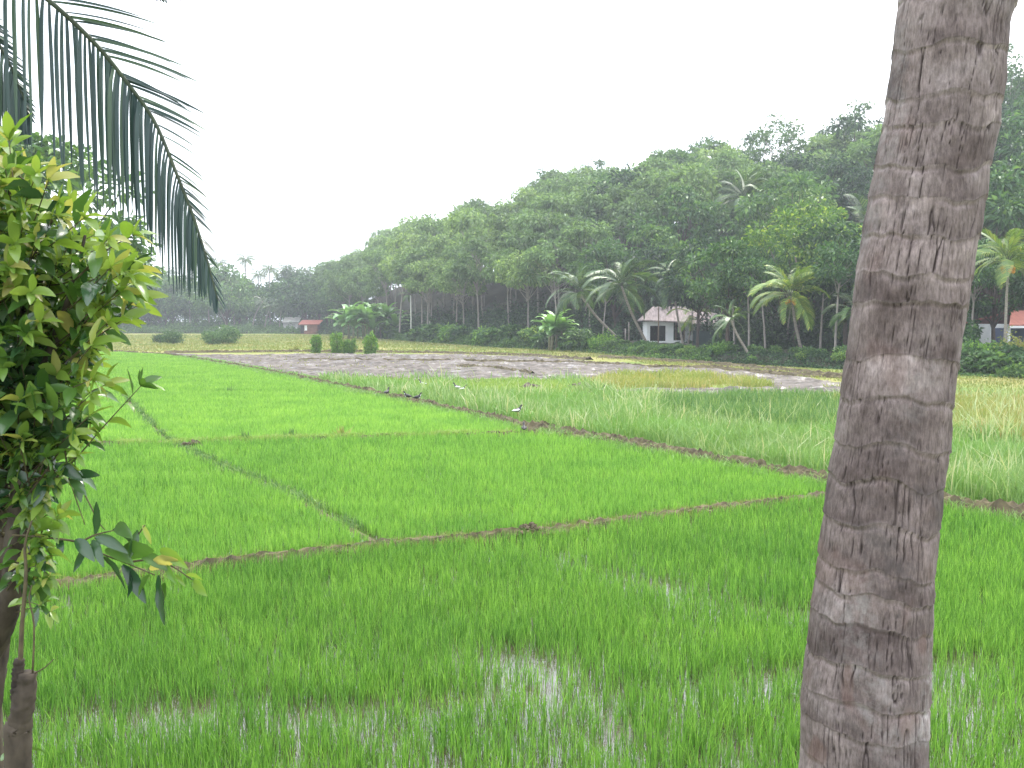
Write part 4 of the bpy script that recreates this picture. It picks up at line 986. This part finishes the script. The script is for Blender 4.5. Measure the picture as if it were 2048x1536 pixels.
# sprigs of weed poking out of the cross bund
for px, py, lab in ((582, 880, 'dark weed sprig on the cross bund, the taller of two'), (683, 878, 'pale green weed sprig on the cross bund'), (490, 885, 'low weed tuft at the left of the cross bund'), (460, 787, 'tiny dark weed tuft in the far paddy')):
    g = G(px, py); n = 40; V, T = blades(np.tile(g, (n, 1)) + rng.normal(0, .06, (n, 2)), rng.uniform(.15, .38, n), np.full(n, .03), .25, .4)
    tag(link('weed_sprig', mk('weed_sprig', V, T, M['tall_dark'] if px != 683 else M['yellow'])), lab, 'weed')

# ------------------------------------------------------------------ the near coconut palm trunk
def trunk_mat():
    m, N, L, B, O = newmat('coconut_bark')
    at = lambda k: (lambda a: (setattr(a, 'attribute_name', k), a.outputs['Fac'])[1])(N.new("ShaderNodeAttribute"))
    tcv = N.new("ShaderNodeTexCoord").outputs['Object']
    n1 = noise(N, L, 5, 5, .6, tcv, (1, 1, 1.3)); base = ramp(N, [(.28, (.092, .070, .064)), (.42, (.148, .117, .110)), (.58, (.205, .168, .160)), (.75, (.29, .25, .243))]); L.new(n1, base.inputs[0])
    n2 = noise(N, L, 30, 6, .7, tcv, (1, 1, .45)); gr = ramp(N, [(.3, (.62, .60, .60)), (.5, (1, 1, 1)), (.72, (1.3, 1.3, 1.32))]); L.new(n2, gr.inputs[0])
    c = mixc(N, L, 1.0, base.outputs[0], gr.outputs[0], 'MULTIPLY')
    n5 = noise(N, L, 150, 5, .75, tcv, (1, 1, .22)); g5 = ramp(N, [(.35, (.6, .59, .58)), (.62, (1.2, 1.2, 1.2))]); L.new(n5, g5.inputs[0]); c = mixc(N, L, 1.0, c, g5.outputs[0], 'MULTIPLY')
    n3 = noise(N, L, 4.2, 6, .75, tcv, (1, 1, .9)); r3 = ramp(N, [(.55, (0, 0, 0)), (.64, (1, 1, 1))]); L.new(n3, r3.inputs[0])
    c = mixc(N, L, mixc(N, L, .5, (0, 0, 0), r3.outputs[0]), c, (.07, .062, .062))      # dark damp stains
    lm = mixc(N, L, 1.0, at('lichen'), ramp(N, [(.42, (0, 0, 0)), (.62, (1, 1, 1))]).outputs[0], 'MULTIPLY')
    n4 = noise(N, L, 22, 6, .75, tcv); r4 = ramp(N, [(.46, (0, 0, 0)), (.6, (1, 1, 1))]); L.new(n4, r4.inputs[0])
    c = mixc(N, L, mixc(N, L, 1.0, at('lichen'), r4.outputs[0], 'MULTIPLY'), c, (.36, .35, .34))
    bd = ramp(N, [(0, (.66, .63, .63)), (.5, (.95, .94, .94)), (1, (1.25, 1.24, 1.24))]); L.new(at('band'), bd.inputs[0]); c = mixc(N, L, 1.0, c, bd.outputs[0], 'MULTIPLY')
    c = mixc(N, L, at('ring'), c, (.38, .33, .31))
    c = mixc(N, L, mixc(N, L, .55, (0, 0, 0), at('rust')), c, (.15, .08, .062))
    c = mixc(N, L, at('crack'), c, (.042, .031, .029))
    L.new(c, B.inputs['Base Color']); B.inputs['Roughness'].default_value = .88; B.inputs['Specular IOR Level'].default_value = .25
    bp = N.new("ShaderNodeBump"); bp.inputs['Strength'].default_value = .55; bp.inputs['Distance'].default_value = .006
    L.new(n2, bp.inputs['Height']); L.new(bp.outputs[0], B.inputs['Normal'])
    return m
M['coco_bark'] = trunk_mat()
DT = 2.5
Lp = [(1809, 0), (1800, 60), (1790, 150), (1775, 250), (1757, 340), (1741, 440), (1735, 490), (1722, 560), (1712, 660), (1697, 760), (1682, 870), (1668, 960), (1652, 1080), (1640, 1150), (1627, 1250), (1618, 1340), (1612, 1450), (1610, 1536)]
Rp = [(2030, 0), (2012, 60), (2006, 150), (1992, 250), (1972, 340), (1957, 440), (1948, 490), (1938, 560), (1922, 660), (1905, 760), (1892, 870), (1880, 960), (1872, 1080), (1864, 1150), (1858, 1250), (1852, 1340), (1847, 1450), (1846, 1536)]
cz, cxs, crs = [], [], []
for (a, y_), (b, _) in zip(Lp, Rp):
    pa, pb = P(a, y_, DT), P(b, y_, DT); cz.append(pa[2]); cxs.append((pa[0] + pb[0]) / 2); crs.append((pb[0] - pa[0]) / 2)
cz, cxs, crs = [np.array(v)[::-1] for v in (cz, cxs, crs)]
zA = np.concatenate([np.arange(1.0, 1.6, .02), np.arange(1.6, 4.2, .0032), np.arange(4.2, 10.0, .03)])
sl0 = (cxs[1] - cxs[0]) / (cz[1] - cz[0]); sl1 = (cxs[-1] - cxs[-4]) / (cz[-1] - cz[-4])
ctr = np.where(zA < cz[0], cxs[0] + .03 * (zA - cz[0]), np.where(zA > cz[-1], cxs[-1] + .17 * (zA - cz[-1]), np.interp(zA, cz, cxs)))
rad = np.where(zA < cz[0], crs[0] + .05 * (cz[0] - zA), np.where(zA > cz[-1], crs[-1] - .006 * (zA - cz[-1]), np.interp(zA, cz, crs)))
nth = 384; th = np.linspace(0, 2 * np.pi, nth, endpoint=False)
Z_, TH = np.meshgrid(zA, th, indexing='ij'); CX, SX = np.cos(TH), np.sin(TH); r0 = .155
ux, uy = CX * r0, SX * r0
# ring scars: wavy, unevenly spaced
rsr = np.random.default_rng(11); ringz = []; z = .9
while z < 10.2: ringz.append(z); z += rsr.uniform(.055, .15)
ringz = np.array(ringz)
zw = Z_ + .030 * perlin(ux * 6, uy * 6, Z_ * 1.6) + .012 * perlin(ux * 18, uy * 18, Z_ * 6) + .025 * CX * rsr.uniform(-1, 1)
k = np.searchsorted(ringz, zw) - 1; k = np.clip(k, 0, len(ringz) - 2); fr = (zw - ringz[k]) / (ringz[k + 1] - ringz[k])
dz_ = (zw - ringz[k]); dn_ = (ringz[k + 1] - zw)
ramp_ = (.0035 * (1 - fr) - .001) * (.6 + .8 * perlin(ux * 5, uy * 5, k * 3.3))
amp = np.clip(.55 + 1.3 * perlin(ux * 7, uy * 7, k * 1.7), 0, 1)                              # rings fade in and out round the stem
lip = np.exp(-(np.minimum(dz_, dn_) / .004) ** 2) * amp
groove = np.exp(-((dn_ - .012) / .006) ** 2) * amp
# vertical cracks
cn = perlin(ux * 25 + 3, uy * 25, Z_ * .75 + .22 * (k % 3)) + .12 * perlin(ux * 45, uy * 45, Z_ * 14)
cm_ = sstep((perlin(ux * 9, uy * 9, Z_ * 4.5 + 9) + .2) / .3)
cw = .024 + .022 * perlin(ux * 12, uy * 12, Z_ * 7)
crack = np.clip(1 - np.abs(cn) / np.maximum(cw, .012), 0, 1) * cm_
cn2 = perlin(ux * 48 + 8 + .5 * k, uy * 48, Z_ * 2.6 + k * .7); crack2 = np.clip(1 - np.abs(cn2) / .045, 0, 1) * sstep((perlin(ux * 11 + 5, uy * 11, Z_ * 6) + .08) / .25) * .75
crack = np.maximum(crack, crack2)
lump = .0075 * perlin(ux * 4, uy * 4, Z_ * 2.4) + .0045 * perlin(ux * 12, uy * 12, Z_ * 9) + .002 * perlin(ux * 40, uy * 40, Z_ * 30)
disp = ramp_ + .0018 * lip - .0035 * groove - .007 * crack ** .7 + lump
RR = rad[:, None] * (1 + 0 * TH) + disp
xf = ctr[:, None] + RR * CX; yf = DT + .012 + RR * SX
lich = sstep((perlin(ux * 4 + 2, uy * 4, Z_ * 1.3) + .02) / .35) * (.25 + .75 * sstep((2.9 - Z_) / .7))
rust = sstep((perlin(ux * 13 + 7, uy * 13, Z_ * 7 + 4) - .33) / .2) * sstep((2.6 - Z_) / .6) * .6 + sstep((perlin(ux * 9 + 7, uy * 9, Z_ * 5 + 14) - .38) / .2) * .3
NZ = len(zA); V = np.stack([xf, yf, Z_], -1).reshape(-1, 3)
i = np.arange(NZ - 1)[:, None] * nth; j = np.arange(nth)[None]; k2 = (j + 1) % nth
Q = np.stack([i + j, i + k2, i + nth + k2, i + nth + j], -1).reshape(-1, 4)
CT = empty('coconut_palm', (0, 0, 0)); base0 = Vector((float(ctr[0]), DT, 1.0)); CT.location = base0
tag(CT, 'large weathered grey brown coconut palm trunk close to the camera on the right', 'palm tree')
tm = mk('trunk', V - np.array(base0), Q, M['coco_bark'], True, {'crack': np.clip(crack * 1.3, 0, 1).ravel(), 'ring': (lip * .15).ravel(), 'band': np.clip(.5 + .9 * perlin(ux * 5 + k * 3.1, uy * 5, k * 2.7) + .5 * (fr - .5), 0, 1).ravel(), 'lichen': (lich * .8).ravel(), 'rust': np.clip(rust, 0, 1).ravel()})
link('trunk', tm, CT)
for kf in range(16):
    f = FR['palm'][kf % 4]; o = link('frond', f, CT); o.location = (float(ctr[-1]) - base0.x, 0, 9.0); o.rotation_euler = (0, 0, kf * 2.4); o.scale = (1.1,) * 3

# ------------------------------------------------------------------ the near palm frond, top left
PL = empty('coconut_palm', (-4.3, 4.6, 0)); PLb = np.array([-4.3, 4.6, 0]); tag(PL, 'coconut palm beyond the left edge whose dark frond hangs into the sky', 'palm tree')
crown = np.array([-3.9, 4.5, 6.2])
palm_trunk([[0, 0, -.2], [.05, 0, 2.2], [.2, -.05, 4.4], crown - PLb], .16, .11, 20).build('trunk', M['bark_palm'], PL, True)
def near_frond(ctrl, down, side, w, nleaf, seed, u0=0.05, ybias=0.0):
    """ctrl: world points of the rib; down(u), side(u): leaflet lengths in metres"""
    rs = np.random.default_rng(seed); r = curve_pts(ctrl, 60); s = np.linspace(0, 1, 60); tg = np.gradient(r, axis=0); tg /= np.linalg.norm(tg, axis=1)[:, None]
    mb = MB(); mb.tube(r - PLb, .011 * (1.15 - s) + .003, 7); nt_q = sum(len(q) for q in mb.Q); nt_t = sum(len(q) for q in mb.T)
    VV = []; QQ = []
    for sd in (0, 1):
        for k in range(nleaf):
            u = u0 + (1 - u0) * (k + rs.uniform(-.25, .25)) / nleaf; u = min(max(u, 0), 1)
            p = np.array([np.interp(u, s, r[:, j]) for j in range(3)]); t = np.array([np.interp(u, s, tg[:, j]) for j in range(3)])
            if sd == 0: ll = down(u) * rs.uniform(.88, 1.1); d = t * (.55 + max(0, u - .75) * 5) + np.array([-.30, -.25 + rs.normal(0, .1), -.55]); hang = 1.0 if u < .9 else .15
            else:
                ll = side(u) * rs.uniform(.8, 1.1); d = t * 1.0 + np.array([.95, .1, .38]) * (1.35 - u) + np.array([0, rs.normal(0, .12), rs.normal(0, .07)]); hang = -.02
                if rs.uniform() < .42: continue
            d = d / np.linalg.norm(d); n = 8; pts = [p]
            for q in range(n):
                pts.append(pts[-1] + d * ll / n); d = d + np.array([rs.normal(0, .012), 0, -hang if (sd == 0 and q < 3) else -.05 - (hang if sd else 0)]); d /= np.linalg.norm(d)
            tw = rs.uniform(-.6, .6) + (0.3 if sd == 0 else 1.2)
            n0 = len(VV)
            for q, pt in enumerate(pts):
                a = q / n; ww = w * (1.0 if u < .6 else .72) * (math.sin(math.pi * min(.98, .12 + a * .86)) ** .55) * (1 - .3 * a) / 2
                if sd == 0: sv = np.array([math.cos(tw), math.sin(tw), 0.])
                else: sv = np.array([-.1, math.cos(tw) * 1.0, .55 + .4 * math.sin(tw)]); sv /= np.linalg.norm(sv)
                nn = np.array([0, -ww * .35, 0])
                VV += [pt - PLb - sv * ww + nn, pt - PLb, pt - PLb + sv * ww + nn]
            for q in range(n):
                a = n0 + 3 * q; QQ += [[a, a + 1, a + 4, a + 3], [a + 1, a + 2, a + 5, a + 4]]
    nl = len(QQ); mb.add(VV, QQ)
    mb.build('frond', [M['near_palm'], M['near_palm_rib']], PL, midx=np.concatenate([np.full(nt_q, 1), np.zeros(nl), np.full(nt_t, 1)]))
YF = 4.3
rib1 = [crown, P(-300, -260, 4.45), P(-80, -125, 4.4), P(86, -8, YF), P(189, 86, YF), P(254, 165, YF), P(310, 245, YF), P(357, 357, YF - .02), P(387, 434, YF - .03), P(413, 516, YF - .05), P(436, 602, YF - .08)]
near_frond(rib1, lambda u: float(np.interp(u, [0, .3, .4, .5, .6, .7, .8, .9, 1], [.7, .78, .76, .66, .62, .52, .36, .20, .08])), lambda u: float(np.interp(u, [0, .3, .4, .5, .6, .75, 1], [.6, .52, .47, .40, .25, .14, .10])), .022, 98, 5)
rib2 = [crown + [0, .1, 0], P(-420, -120, 4.8), P(-200, -60, 4.9), P(-60, 10, 4.95), P(10, 110, 5.0), P(45, 190, 5.0), P(60, 235, 5.0)]
near_frond(rib2, lambda u: float(np.interp(u, [0, .5, .8, 1], [.7, .6, .3, .15])), lambda u: .22 * (1 - u) + .06, .030, 70, 6)
rib3 = [crown, P(-60, -220, 4.1), P(120, -120, 3.95), P(230, -55, 3.9), P(330, -10, 3.85)]
near_frond(rib3, lambda u: .22 * (1 - u) + .05, lambda u: .40 * (1 - u) + .12, .03, 56, 8)
for kf, a in enumerate((1.2, 1.9, 2.6, 3.2, 3.9, 4.5, 5.1, 2.2, 3.6)):
    o = link('frond', FR['palm'][kf % 4], PL); o.location = Vector(crown - PLb); o.rotation_euler = (0, 0, a); o.scale = (1.0,) * 3

# ------------------------------------------------------------------ leafy shrub, left foreground
M['stem'] = solid('shrub_bark', (.020, .015, .012), (.10, .080, .058), 14, .9, 1.0, 40, stretch=(1, 1, .5))
M['twig'] = solid('twig', (.06, .045, .03), (.12, .10, .05), 30, .7)
SB = P(25, 1700, 2.25); SB[2] = 1.2
SH = empty('leafy_shrub', SB); tag(SH, 'leafy shrub with glossy yellow green leaves filling the left edge of the foreground', 'shrub')
def knobby(ctrl, rad, n=14, knob=.19):
    mb = MB(); p = curve_pts(ctrl, 70); s = np.linspace(0, 1, 70); r = np.interp(s, np.linspace(0, 1, len(rad)), rad)
    th = np.linspace(0, 2 * np.pi, n, endpoint=False); tg = np.gradient(p, axis=0); tg /= np.linalg.norm(tg, axis=1)[:, None]
    a = np.cross(tg, [0, 1., 0]); a /= np.linalg.norm(a, axis=1)[:, None]; b = np.cross(tg, a)
    S, T = np.meshgrid(s * 12, th, indexing='ij'); rr = r[:, None] * (1 + knob * 1.6 * perlin(np.cos(T) * 1.3, np.sin(T) * 1.3, S) + knob * perlin(np.cos(T) * 3, np.sin(T) * 3, S * 3))
    V = p[:, None] + rr[..., None] * (np.cos(th)[None, :, None] * a[:, None] + np.sin(th)[None, :, None] * b[:, None])
    i = np.arange(69)[:, None] * n; j = np.arange(n)[None]; k = (j + 1) % n
    V = V.reshape(-1, 3); T_ = [[len(V), (69) * n + q, 69 * n + (q + 1) % n] for q in range(n)]
    mb.add(np.vstack([V, p[-1]]), np.stack([i + j, i + k, i + n + k, i + n + j], -1).reshape(-1, 4), T_)
    return mb
def PS(px, py, Y): return P(px, py, Y) - SB
knobby([np.array([-.03, .05, -.1]), PS(-30, 1536, 2.3), PS(-22, 1300, 2.3), PS(-12, 1150, 2.3), PS(-22, 950, 2.3), PS(-5, 800, 2.3), PS(10, 650, 2.32)], [.06, .045, .045, .05, .04, .035, .02]).build('stem', M['stem'], SH, True)
knobby([PS(-20, 1330, 2.28), PS(10, 1230, 2.22), PS(35, 1120, 2.2), PS(50, 1000, 2.2), PS(48, 900, 2.2), PS(75, 830, 2.22), PS(85, 760, 2.25), PS(60, 640, 2.25)], [.02, .026, .034, .030, .032, .024, .016, .009]).build('stem', M['stem'], SH, True)
knobby([PS(30, 920, 2.2), PS(70, 800, 2.2), PS(110, 680, 2.18), PS(150, 560, 2.15), PS(170, 470, 2.15)], [.015, .013, .010, .006, .003]).build('branch', M['stem'], SH, True)
knobby([PS(0, 850, 2.3), PS(30, 700, 2.3), PS(20, 500, 2.25), PS(22, 330, 2.2)], [.02, .014, .009, .004]).build('branch', M['stem'], SH, True)
# leaves
LV = {'shrub': MB(), 'shrub_dark': MB(), 'shrub_young': MB()}; TW = MB()
def leaf(kind, base, d, L_, w, droop=.5, roll=0, n=6):
    d = np.array(d, float); d /= np.linalg.norm(d); V = []; p = np.array(base, float)
    side = np.cross(d, [0, 0, 1.]); side = side / (np.linalg.norm(side) + 1e-6); upv = np.cross(side, d); side = side * math.cos(roll) + upv * math.sin(roll)
    for q in range(n + 1):
        a = q / n; ww = w / 2 * (math.sin(math.pi * min(.97, a * .93 + .04)) ** .85) * (1.15 - .35 * a)
        nrm = np.cross(side, d); wv = .12 * ww * math.sin(q * 2.2 + roll * 5)
        V += [p + side * ww + nrm * (ww * .35 + wv), p, p - side * ww + nrm * (ww * .35 - wv)]
        p = p + d * L_ / n; d = d + np.array([0, 0, -droop / n * 1.3]); d /= np.linalg.norm(d)
    Q = []
    for q in range(n): a = 3 * q; Q += [[a, a + 1, a + 4, a + 3], [a + 1, a + 2, a + 5, a + 4]]
    LV[kind].add(V, Q)
def twig(ctrl, nl, kinds, L_=.085, rad=.003, tip=4, spread=1.0, start=.3):
    p = curve_pts(ctrl, 14); TW.tube(p, np.linspace(rad, rad * .4, 14), 5)
    t = np.gradient(p, axis=0); t /= np.linalg.norm(t, axis=1)[:, None]
    for k in range(nl):
        u = start + (1 - start) * (k + .5) / nl; i = min(13, int(u * 13)); a = k * 2.4 + rng.uniform(-.4, .4)
        s1 = np.cross(t[i], [0, 0, 1.]); s1 /= np.linalg.norm(s1) + 1e-6; s2 = np.cross(s1, t[i])
        d = t[i] * .7 + (s1 * math.cos(a) + s2 * math.sin(a)) * spread
        l = L_ * rng.uniform(.7, 1.2); leaf(kinds[rng.integers(0, len(kinds))], p[i], d, l, l * rng.uniform(.30, .42), rng.uniform(.3, 1.1), rng.uniform(-1.3, 1.3))
    for k in range(tip):
        a = k * 6.28 / max(tip, 1) + rng.uniform(-.3, .3); s1 = np.cross(t[-1], [0, 0, 1.]); s1 /= np.linalg.norm(s1) + 1e-6; s2 = np.cross(s1, t[-1])
        d = t[-1] * .8 + (s1 * math.cos(a) + s2 * math.sin(a)) * .7; l = L_ * rng.uniform(.6, 1.0); leaf(kinds[-1], p[-1], d, l, l * .36, rng.uniform(.2, .8), rng.uniform(-1.3, 1.3))
sil = np.array([(-260, 260), (-20, 275), (60, 330), (130, 385), (190, 440), (245, 500), (290, 590), (250, 660), (200, 720), (205, 800), (180, 880), (130, 990), (60, 1010), (-260, 940)])
cnt = 0
while cnt < 380:
    e = np.array([rng.uniform(-260, 290), rng.uniform(270, 930)])
    if not inpoly(e[None], sil)[0]: continue
    cnt += 1; Y = 2.18 + rng.normal(0, .18); Y = min(max(Y, 2.02), 2.7)
    hub = np.array([np.interp(e[1], [250, 500, 800, 950], [10, 40, 40, 20]) + rng.normal(0, 25), e[1] + rng.uniform(40, 170)])
    m_ = (hub + e) / 2 + rng.normal(0, 12, 2) + [0, 15]
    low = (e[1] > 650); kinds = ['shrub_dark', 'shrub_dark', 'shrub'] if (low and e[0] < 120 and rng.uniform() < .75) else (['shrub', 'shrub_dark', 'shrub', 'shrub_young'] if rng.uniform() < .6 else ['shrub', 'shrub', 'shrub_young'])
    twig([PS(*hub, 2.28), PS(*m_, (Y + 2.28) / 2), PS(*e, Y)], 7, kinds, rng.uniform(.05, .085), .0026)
for q in range(34):
    hy_ = rng.uniform(860, 1230); hx_ = rng.uniform(5, 60); e = (hx_ + rng.uniform(10, 75), hy_ + rng.uniform(-60, 40))
    twig([PS(hx_, hy_, 2.2), PS((hx_ + e[0]) / 2, (hy_ + e[1]) / 2 - 8, 2.15), PS(*e, 2.1)], 3, [['shrub_dark', 'shrub'], ['shrub', 'shrub_young']][q % 2], rng.uniform(.04, .065), .0018, 3)
# outlying sprays seen against sky and field
for c, nl, kinds, Ls, tip in (
    ([(60, 470), (30, 380), (18, 280)], 7, ['shrub', 'shrub_young'], .09, 5),
    ([(150, 560), (215, 500), (268, 470)], 4, ['shrub', 'shrub_young'], .075, 4),
    ([(160, 640), (225, 590), (270, 545)], 5, ['shrub', 'shrub_young'], .08, 4),
    ([(140, 720), (200, 670), (245, 640)], 5, ['shrub', 'shrub_young'], .08, 4),
    ([(60, 990), (130, 940), (210, 850), (282, 772)], 7, ['shrub_young', 'shrub'], .06, 6),
    ([(50, 1000), (120, 900), (165, 800), (210, 770)], 6, ['shrub', 'shrub_young'], .07, 4),
    ([(70, 900), (110, 860), (140, 860)], 3, ['shrub_dark'], .085, 6),
    ([(75, 960), (95, 920), (150, 950)], 4, ['shrub_dark'], .07, 4),
    ([(60, 1190), (75, 1100), (60, 1000), (75, 985)], 8, ['shrub_young'], .055, 6),
    ([(75, 1130), (85, 1060), (118, 1030)], 4, ['shrub_young'], .055, 5),
    ([(25, 1070), (100, 1075), (180, 1090)], 1, ['shrub_dark'], .05, 3),
    ([(90, 940), (150, 960), (195, 1040), (210, 1060)], 0, ['shrub_dark'], .05, 0),
    ([(130, 900), (140, 960), (170, 1050)], 0, ['shrub_dark'], .05, 0),
    ([(10, 1560), (30, 1515), (45, 1500)], 2, ['shrub', 'shrub'], .07, 3)):
    keepTW = TW
    if c[0][1] > 1500: TW = MB()
    twig([PS(x_, y_, 2.12) for x_, y_ in c], nl, kinds, Ls, .0026, tip)
    if c[0][1] > 1500: TW.build('twig', M['twig'], SH, True)
    TW = keepTW
# the hanging dark leaves of the low spray, placed one by one: (x0,y0) -> (x1,y1)
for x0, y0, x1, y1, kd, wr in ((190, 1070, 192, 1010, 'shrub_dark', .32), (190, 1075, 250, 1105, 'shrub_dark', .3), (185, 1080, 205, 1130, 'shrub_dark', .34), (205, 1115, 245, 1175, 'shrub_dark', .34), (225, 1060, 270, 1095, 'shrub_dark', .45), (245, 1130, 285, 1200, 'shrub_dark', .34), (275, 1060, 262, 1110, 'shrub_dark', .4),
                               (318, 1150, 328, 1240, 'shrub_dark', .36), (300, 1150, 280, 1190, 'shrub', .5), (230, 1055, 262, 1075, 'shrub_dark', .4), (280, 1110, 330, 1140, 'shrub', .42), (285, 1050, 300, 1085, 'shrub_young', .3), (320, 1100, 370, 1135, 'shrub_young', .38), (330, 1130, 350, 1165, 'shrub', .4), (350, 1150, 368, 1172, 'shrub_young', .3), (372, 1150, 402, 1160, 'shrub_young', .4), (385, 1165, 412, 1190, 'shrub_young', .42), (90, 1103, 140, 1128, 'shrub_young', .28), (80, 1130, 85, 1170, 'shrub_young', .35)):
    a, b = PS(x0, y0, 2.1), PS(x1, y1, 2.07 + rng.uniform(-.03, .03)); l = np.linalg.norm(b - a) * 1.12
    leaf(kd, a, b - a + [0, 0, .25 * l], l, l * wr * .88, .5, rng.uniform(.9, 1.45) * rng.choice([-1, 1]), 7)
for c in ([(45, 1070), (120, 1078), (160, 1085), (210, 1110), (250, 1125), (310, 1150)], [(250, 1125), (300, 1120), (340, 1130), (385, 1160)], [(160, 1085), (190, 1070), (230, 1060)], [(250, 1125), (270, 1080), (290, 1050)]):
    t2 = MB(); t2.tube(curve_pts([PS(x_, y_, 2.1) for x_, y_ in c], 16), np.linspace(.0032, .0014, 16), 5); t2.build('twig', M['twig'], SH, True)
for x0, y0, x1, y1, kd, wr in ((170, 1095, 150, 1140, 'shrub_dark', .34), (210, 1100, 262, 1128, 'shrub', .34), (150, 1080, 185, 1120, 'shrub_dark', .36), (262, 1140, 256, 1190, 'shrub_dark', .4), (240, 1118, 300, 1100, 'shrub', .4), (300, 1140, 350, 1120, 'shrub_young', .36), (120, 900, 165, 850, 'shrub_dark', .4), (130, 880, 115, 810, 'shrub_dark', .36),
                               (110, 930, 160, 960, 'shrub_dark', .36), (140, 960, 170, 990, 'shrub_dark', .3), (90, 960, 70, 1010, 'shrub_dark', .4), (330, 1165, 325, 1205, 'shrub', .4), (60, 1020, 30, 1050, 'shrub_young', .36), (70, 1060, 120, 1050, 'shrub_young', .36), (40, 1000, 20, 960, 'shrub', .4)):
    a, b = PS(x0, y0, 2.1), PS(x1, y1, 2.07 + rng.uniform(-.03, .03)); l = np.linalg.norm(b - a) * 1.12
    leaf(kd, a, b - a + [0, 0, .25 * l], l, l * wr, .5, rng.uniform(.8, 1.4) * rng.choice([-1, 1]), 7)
for key in LV: LV[key].build('leaves', M[key], SH, True)
TW.build('twigs', M['twig'], SH, True)

# cut stump with its shoot
ST = P(30, 1700, 2.05); ST[2] = 1.2
S2 = empty('cut_stump', ST); tag(S2, 'short broken brown stump with a thin shoot in the bottom left corner', 'stump')
def PT(px, py, Y=2.05): return P(px, py, Y) - ST
knobby([[0, 0, -.1], PT(36, 1536), PT(40, 1450), PT(50, 1390), PT(55, 1345)], [.036, .031, .026, .025, .018], 16, .13).build('trunk', M['stem'], S2, True)
mb = knobby([PT(38, 1430), PT(36, 1370), PT(38, 1318)], [.016, .015, .011], 10, .15); mb.build('snag', M['stem'], S2, True)
mb = MB(); mb.tube(curve_pts([PT(40, 1345), PT(44, 1250), PT(52, 1150), PT(50, 1090), PT(64, 1040)], 14), np.linspace(.006, .002, 14), 6)
mb.tube(curve_pts([PT(65, 1350), PT(68, 1250), PT(58, 1200), PT(64, 1170)], 10), np.linspace(.0025, .0015, 10), 5); mb.tube([PT(64, 1350), PT(90, 1335), PT(108, 1318)], [.002, .0015, .001], 5)
mb.build('shoot', M['twig'], S2, True)

# ------------------------------------------------------------------ haze
HB = MB(); HB.box((0, 2280, 30.5), (8400, 5800, 63)); hz_ = HB.mesh('haze', None)
hm, N, L, B, O = newmat('haze'); N.remove(B)
pv = N.new('ShaderNodeVolumePrincipled'); pv.inputs['Density'].default_value = .0007; pv.inputs['Color'].default_value = (.88, .94, 1, 1); pv.inputs['Anisotropy'].default_value = .2
L.new(pv.outputs[0], O.inputs['Volume'])
hz_.materials.clear(); hz_.materials.append(hm)
HZ = link('haze', hz_); tag(HZ, kind='stuff')
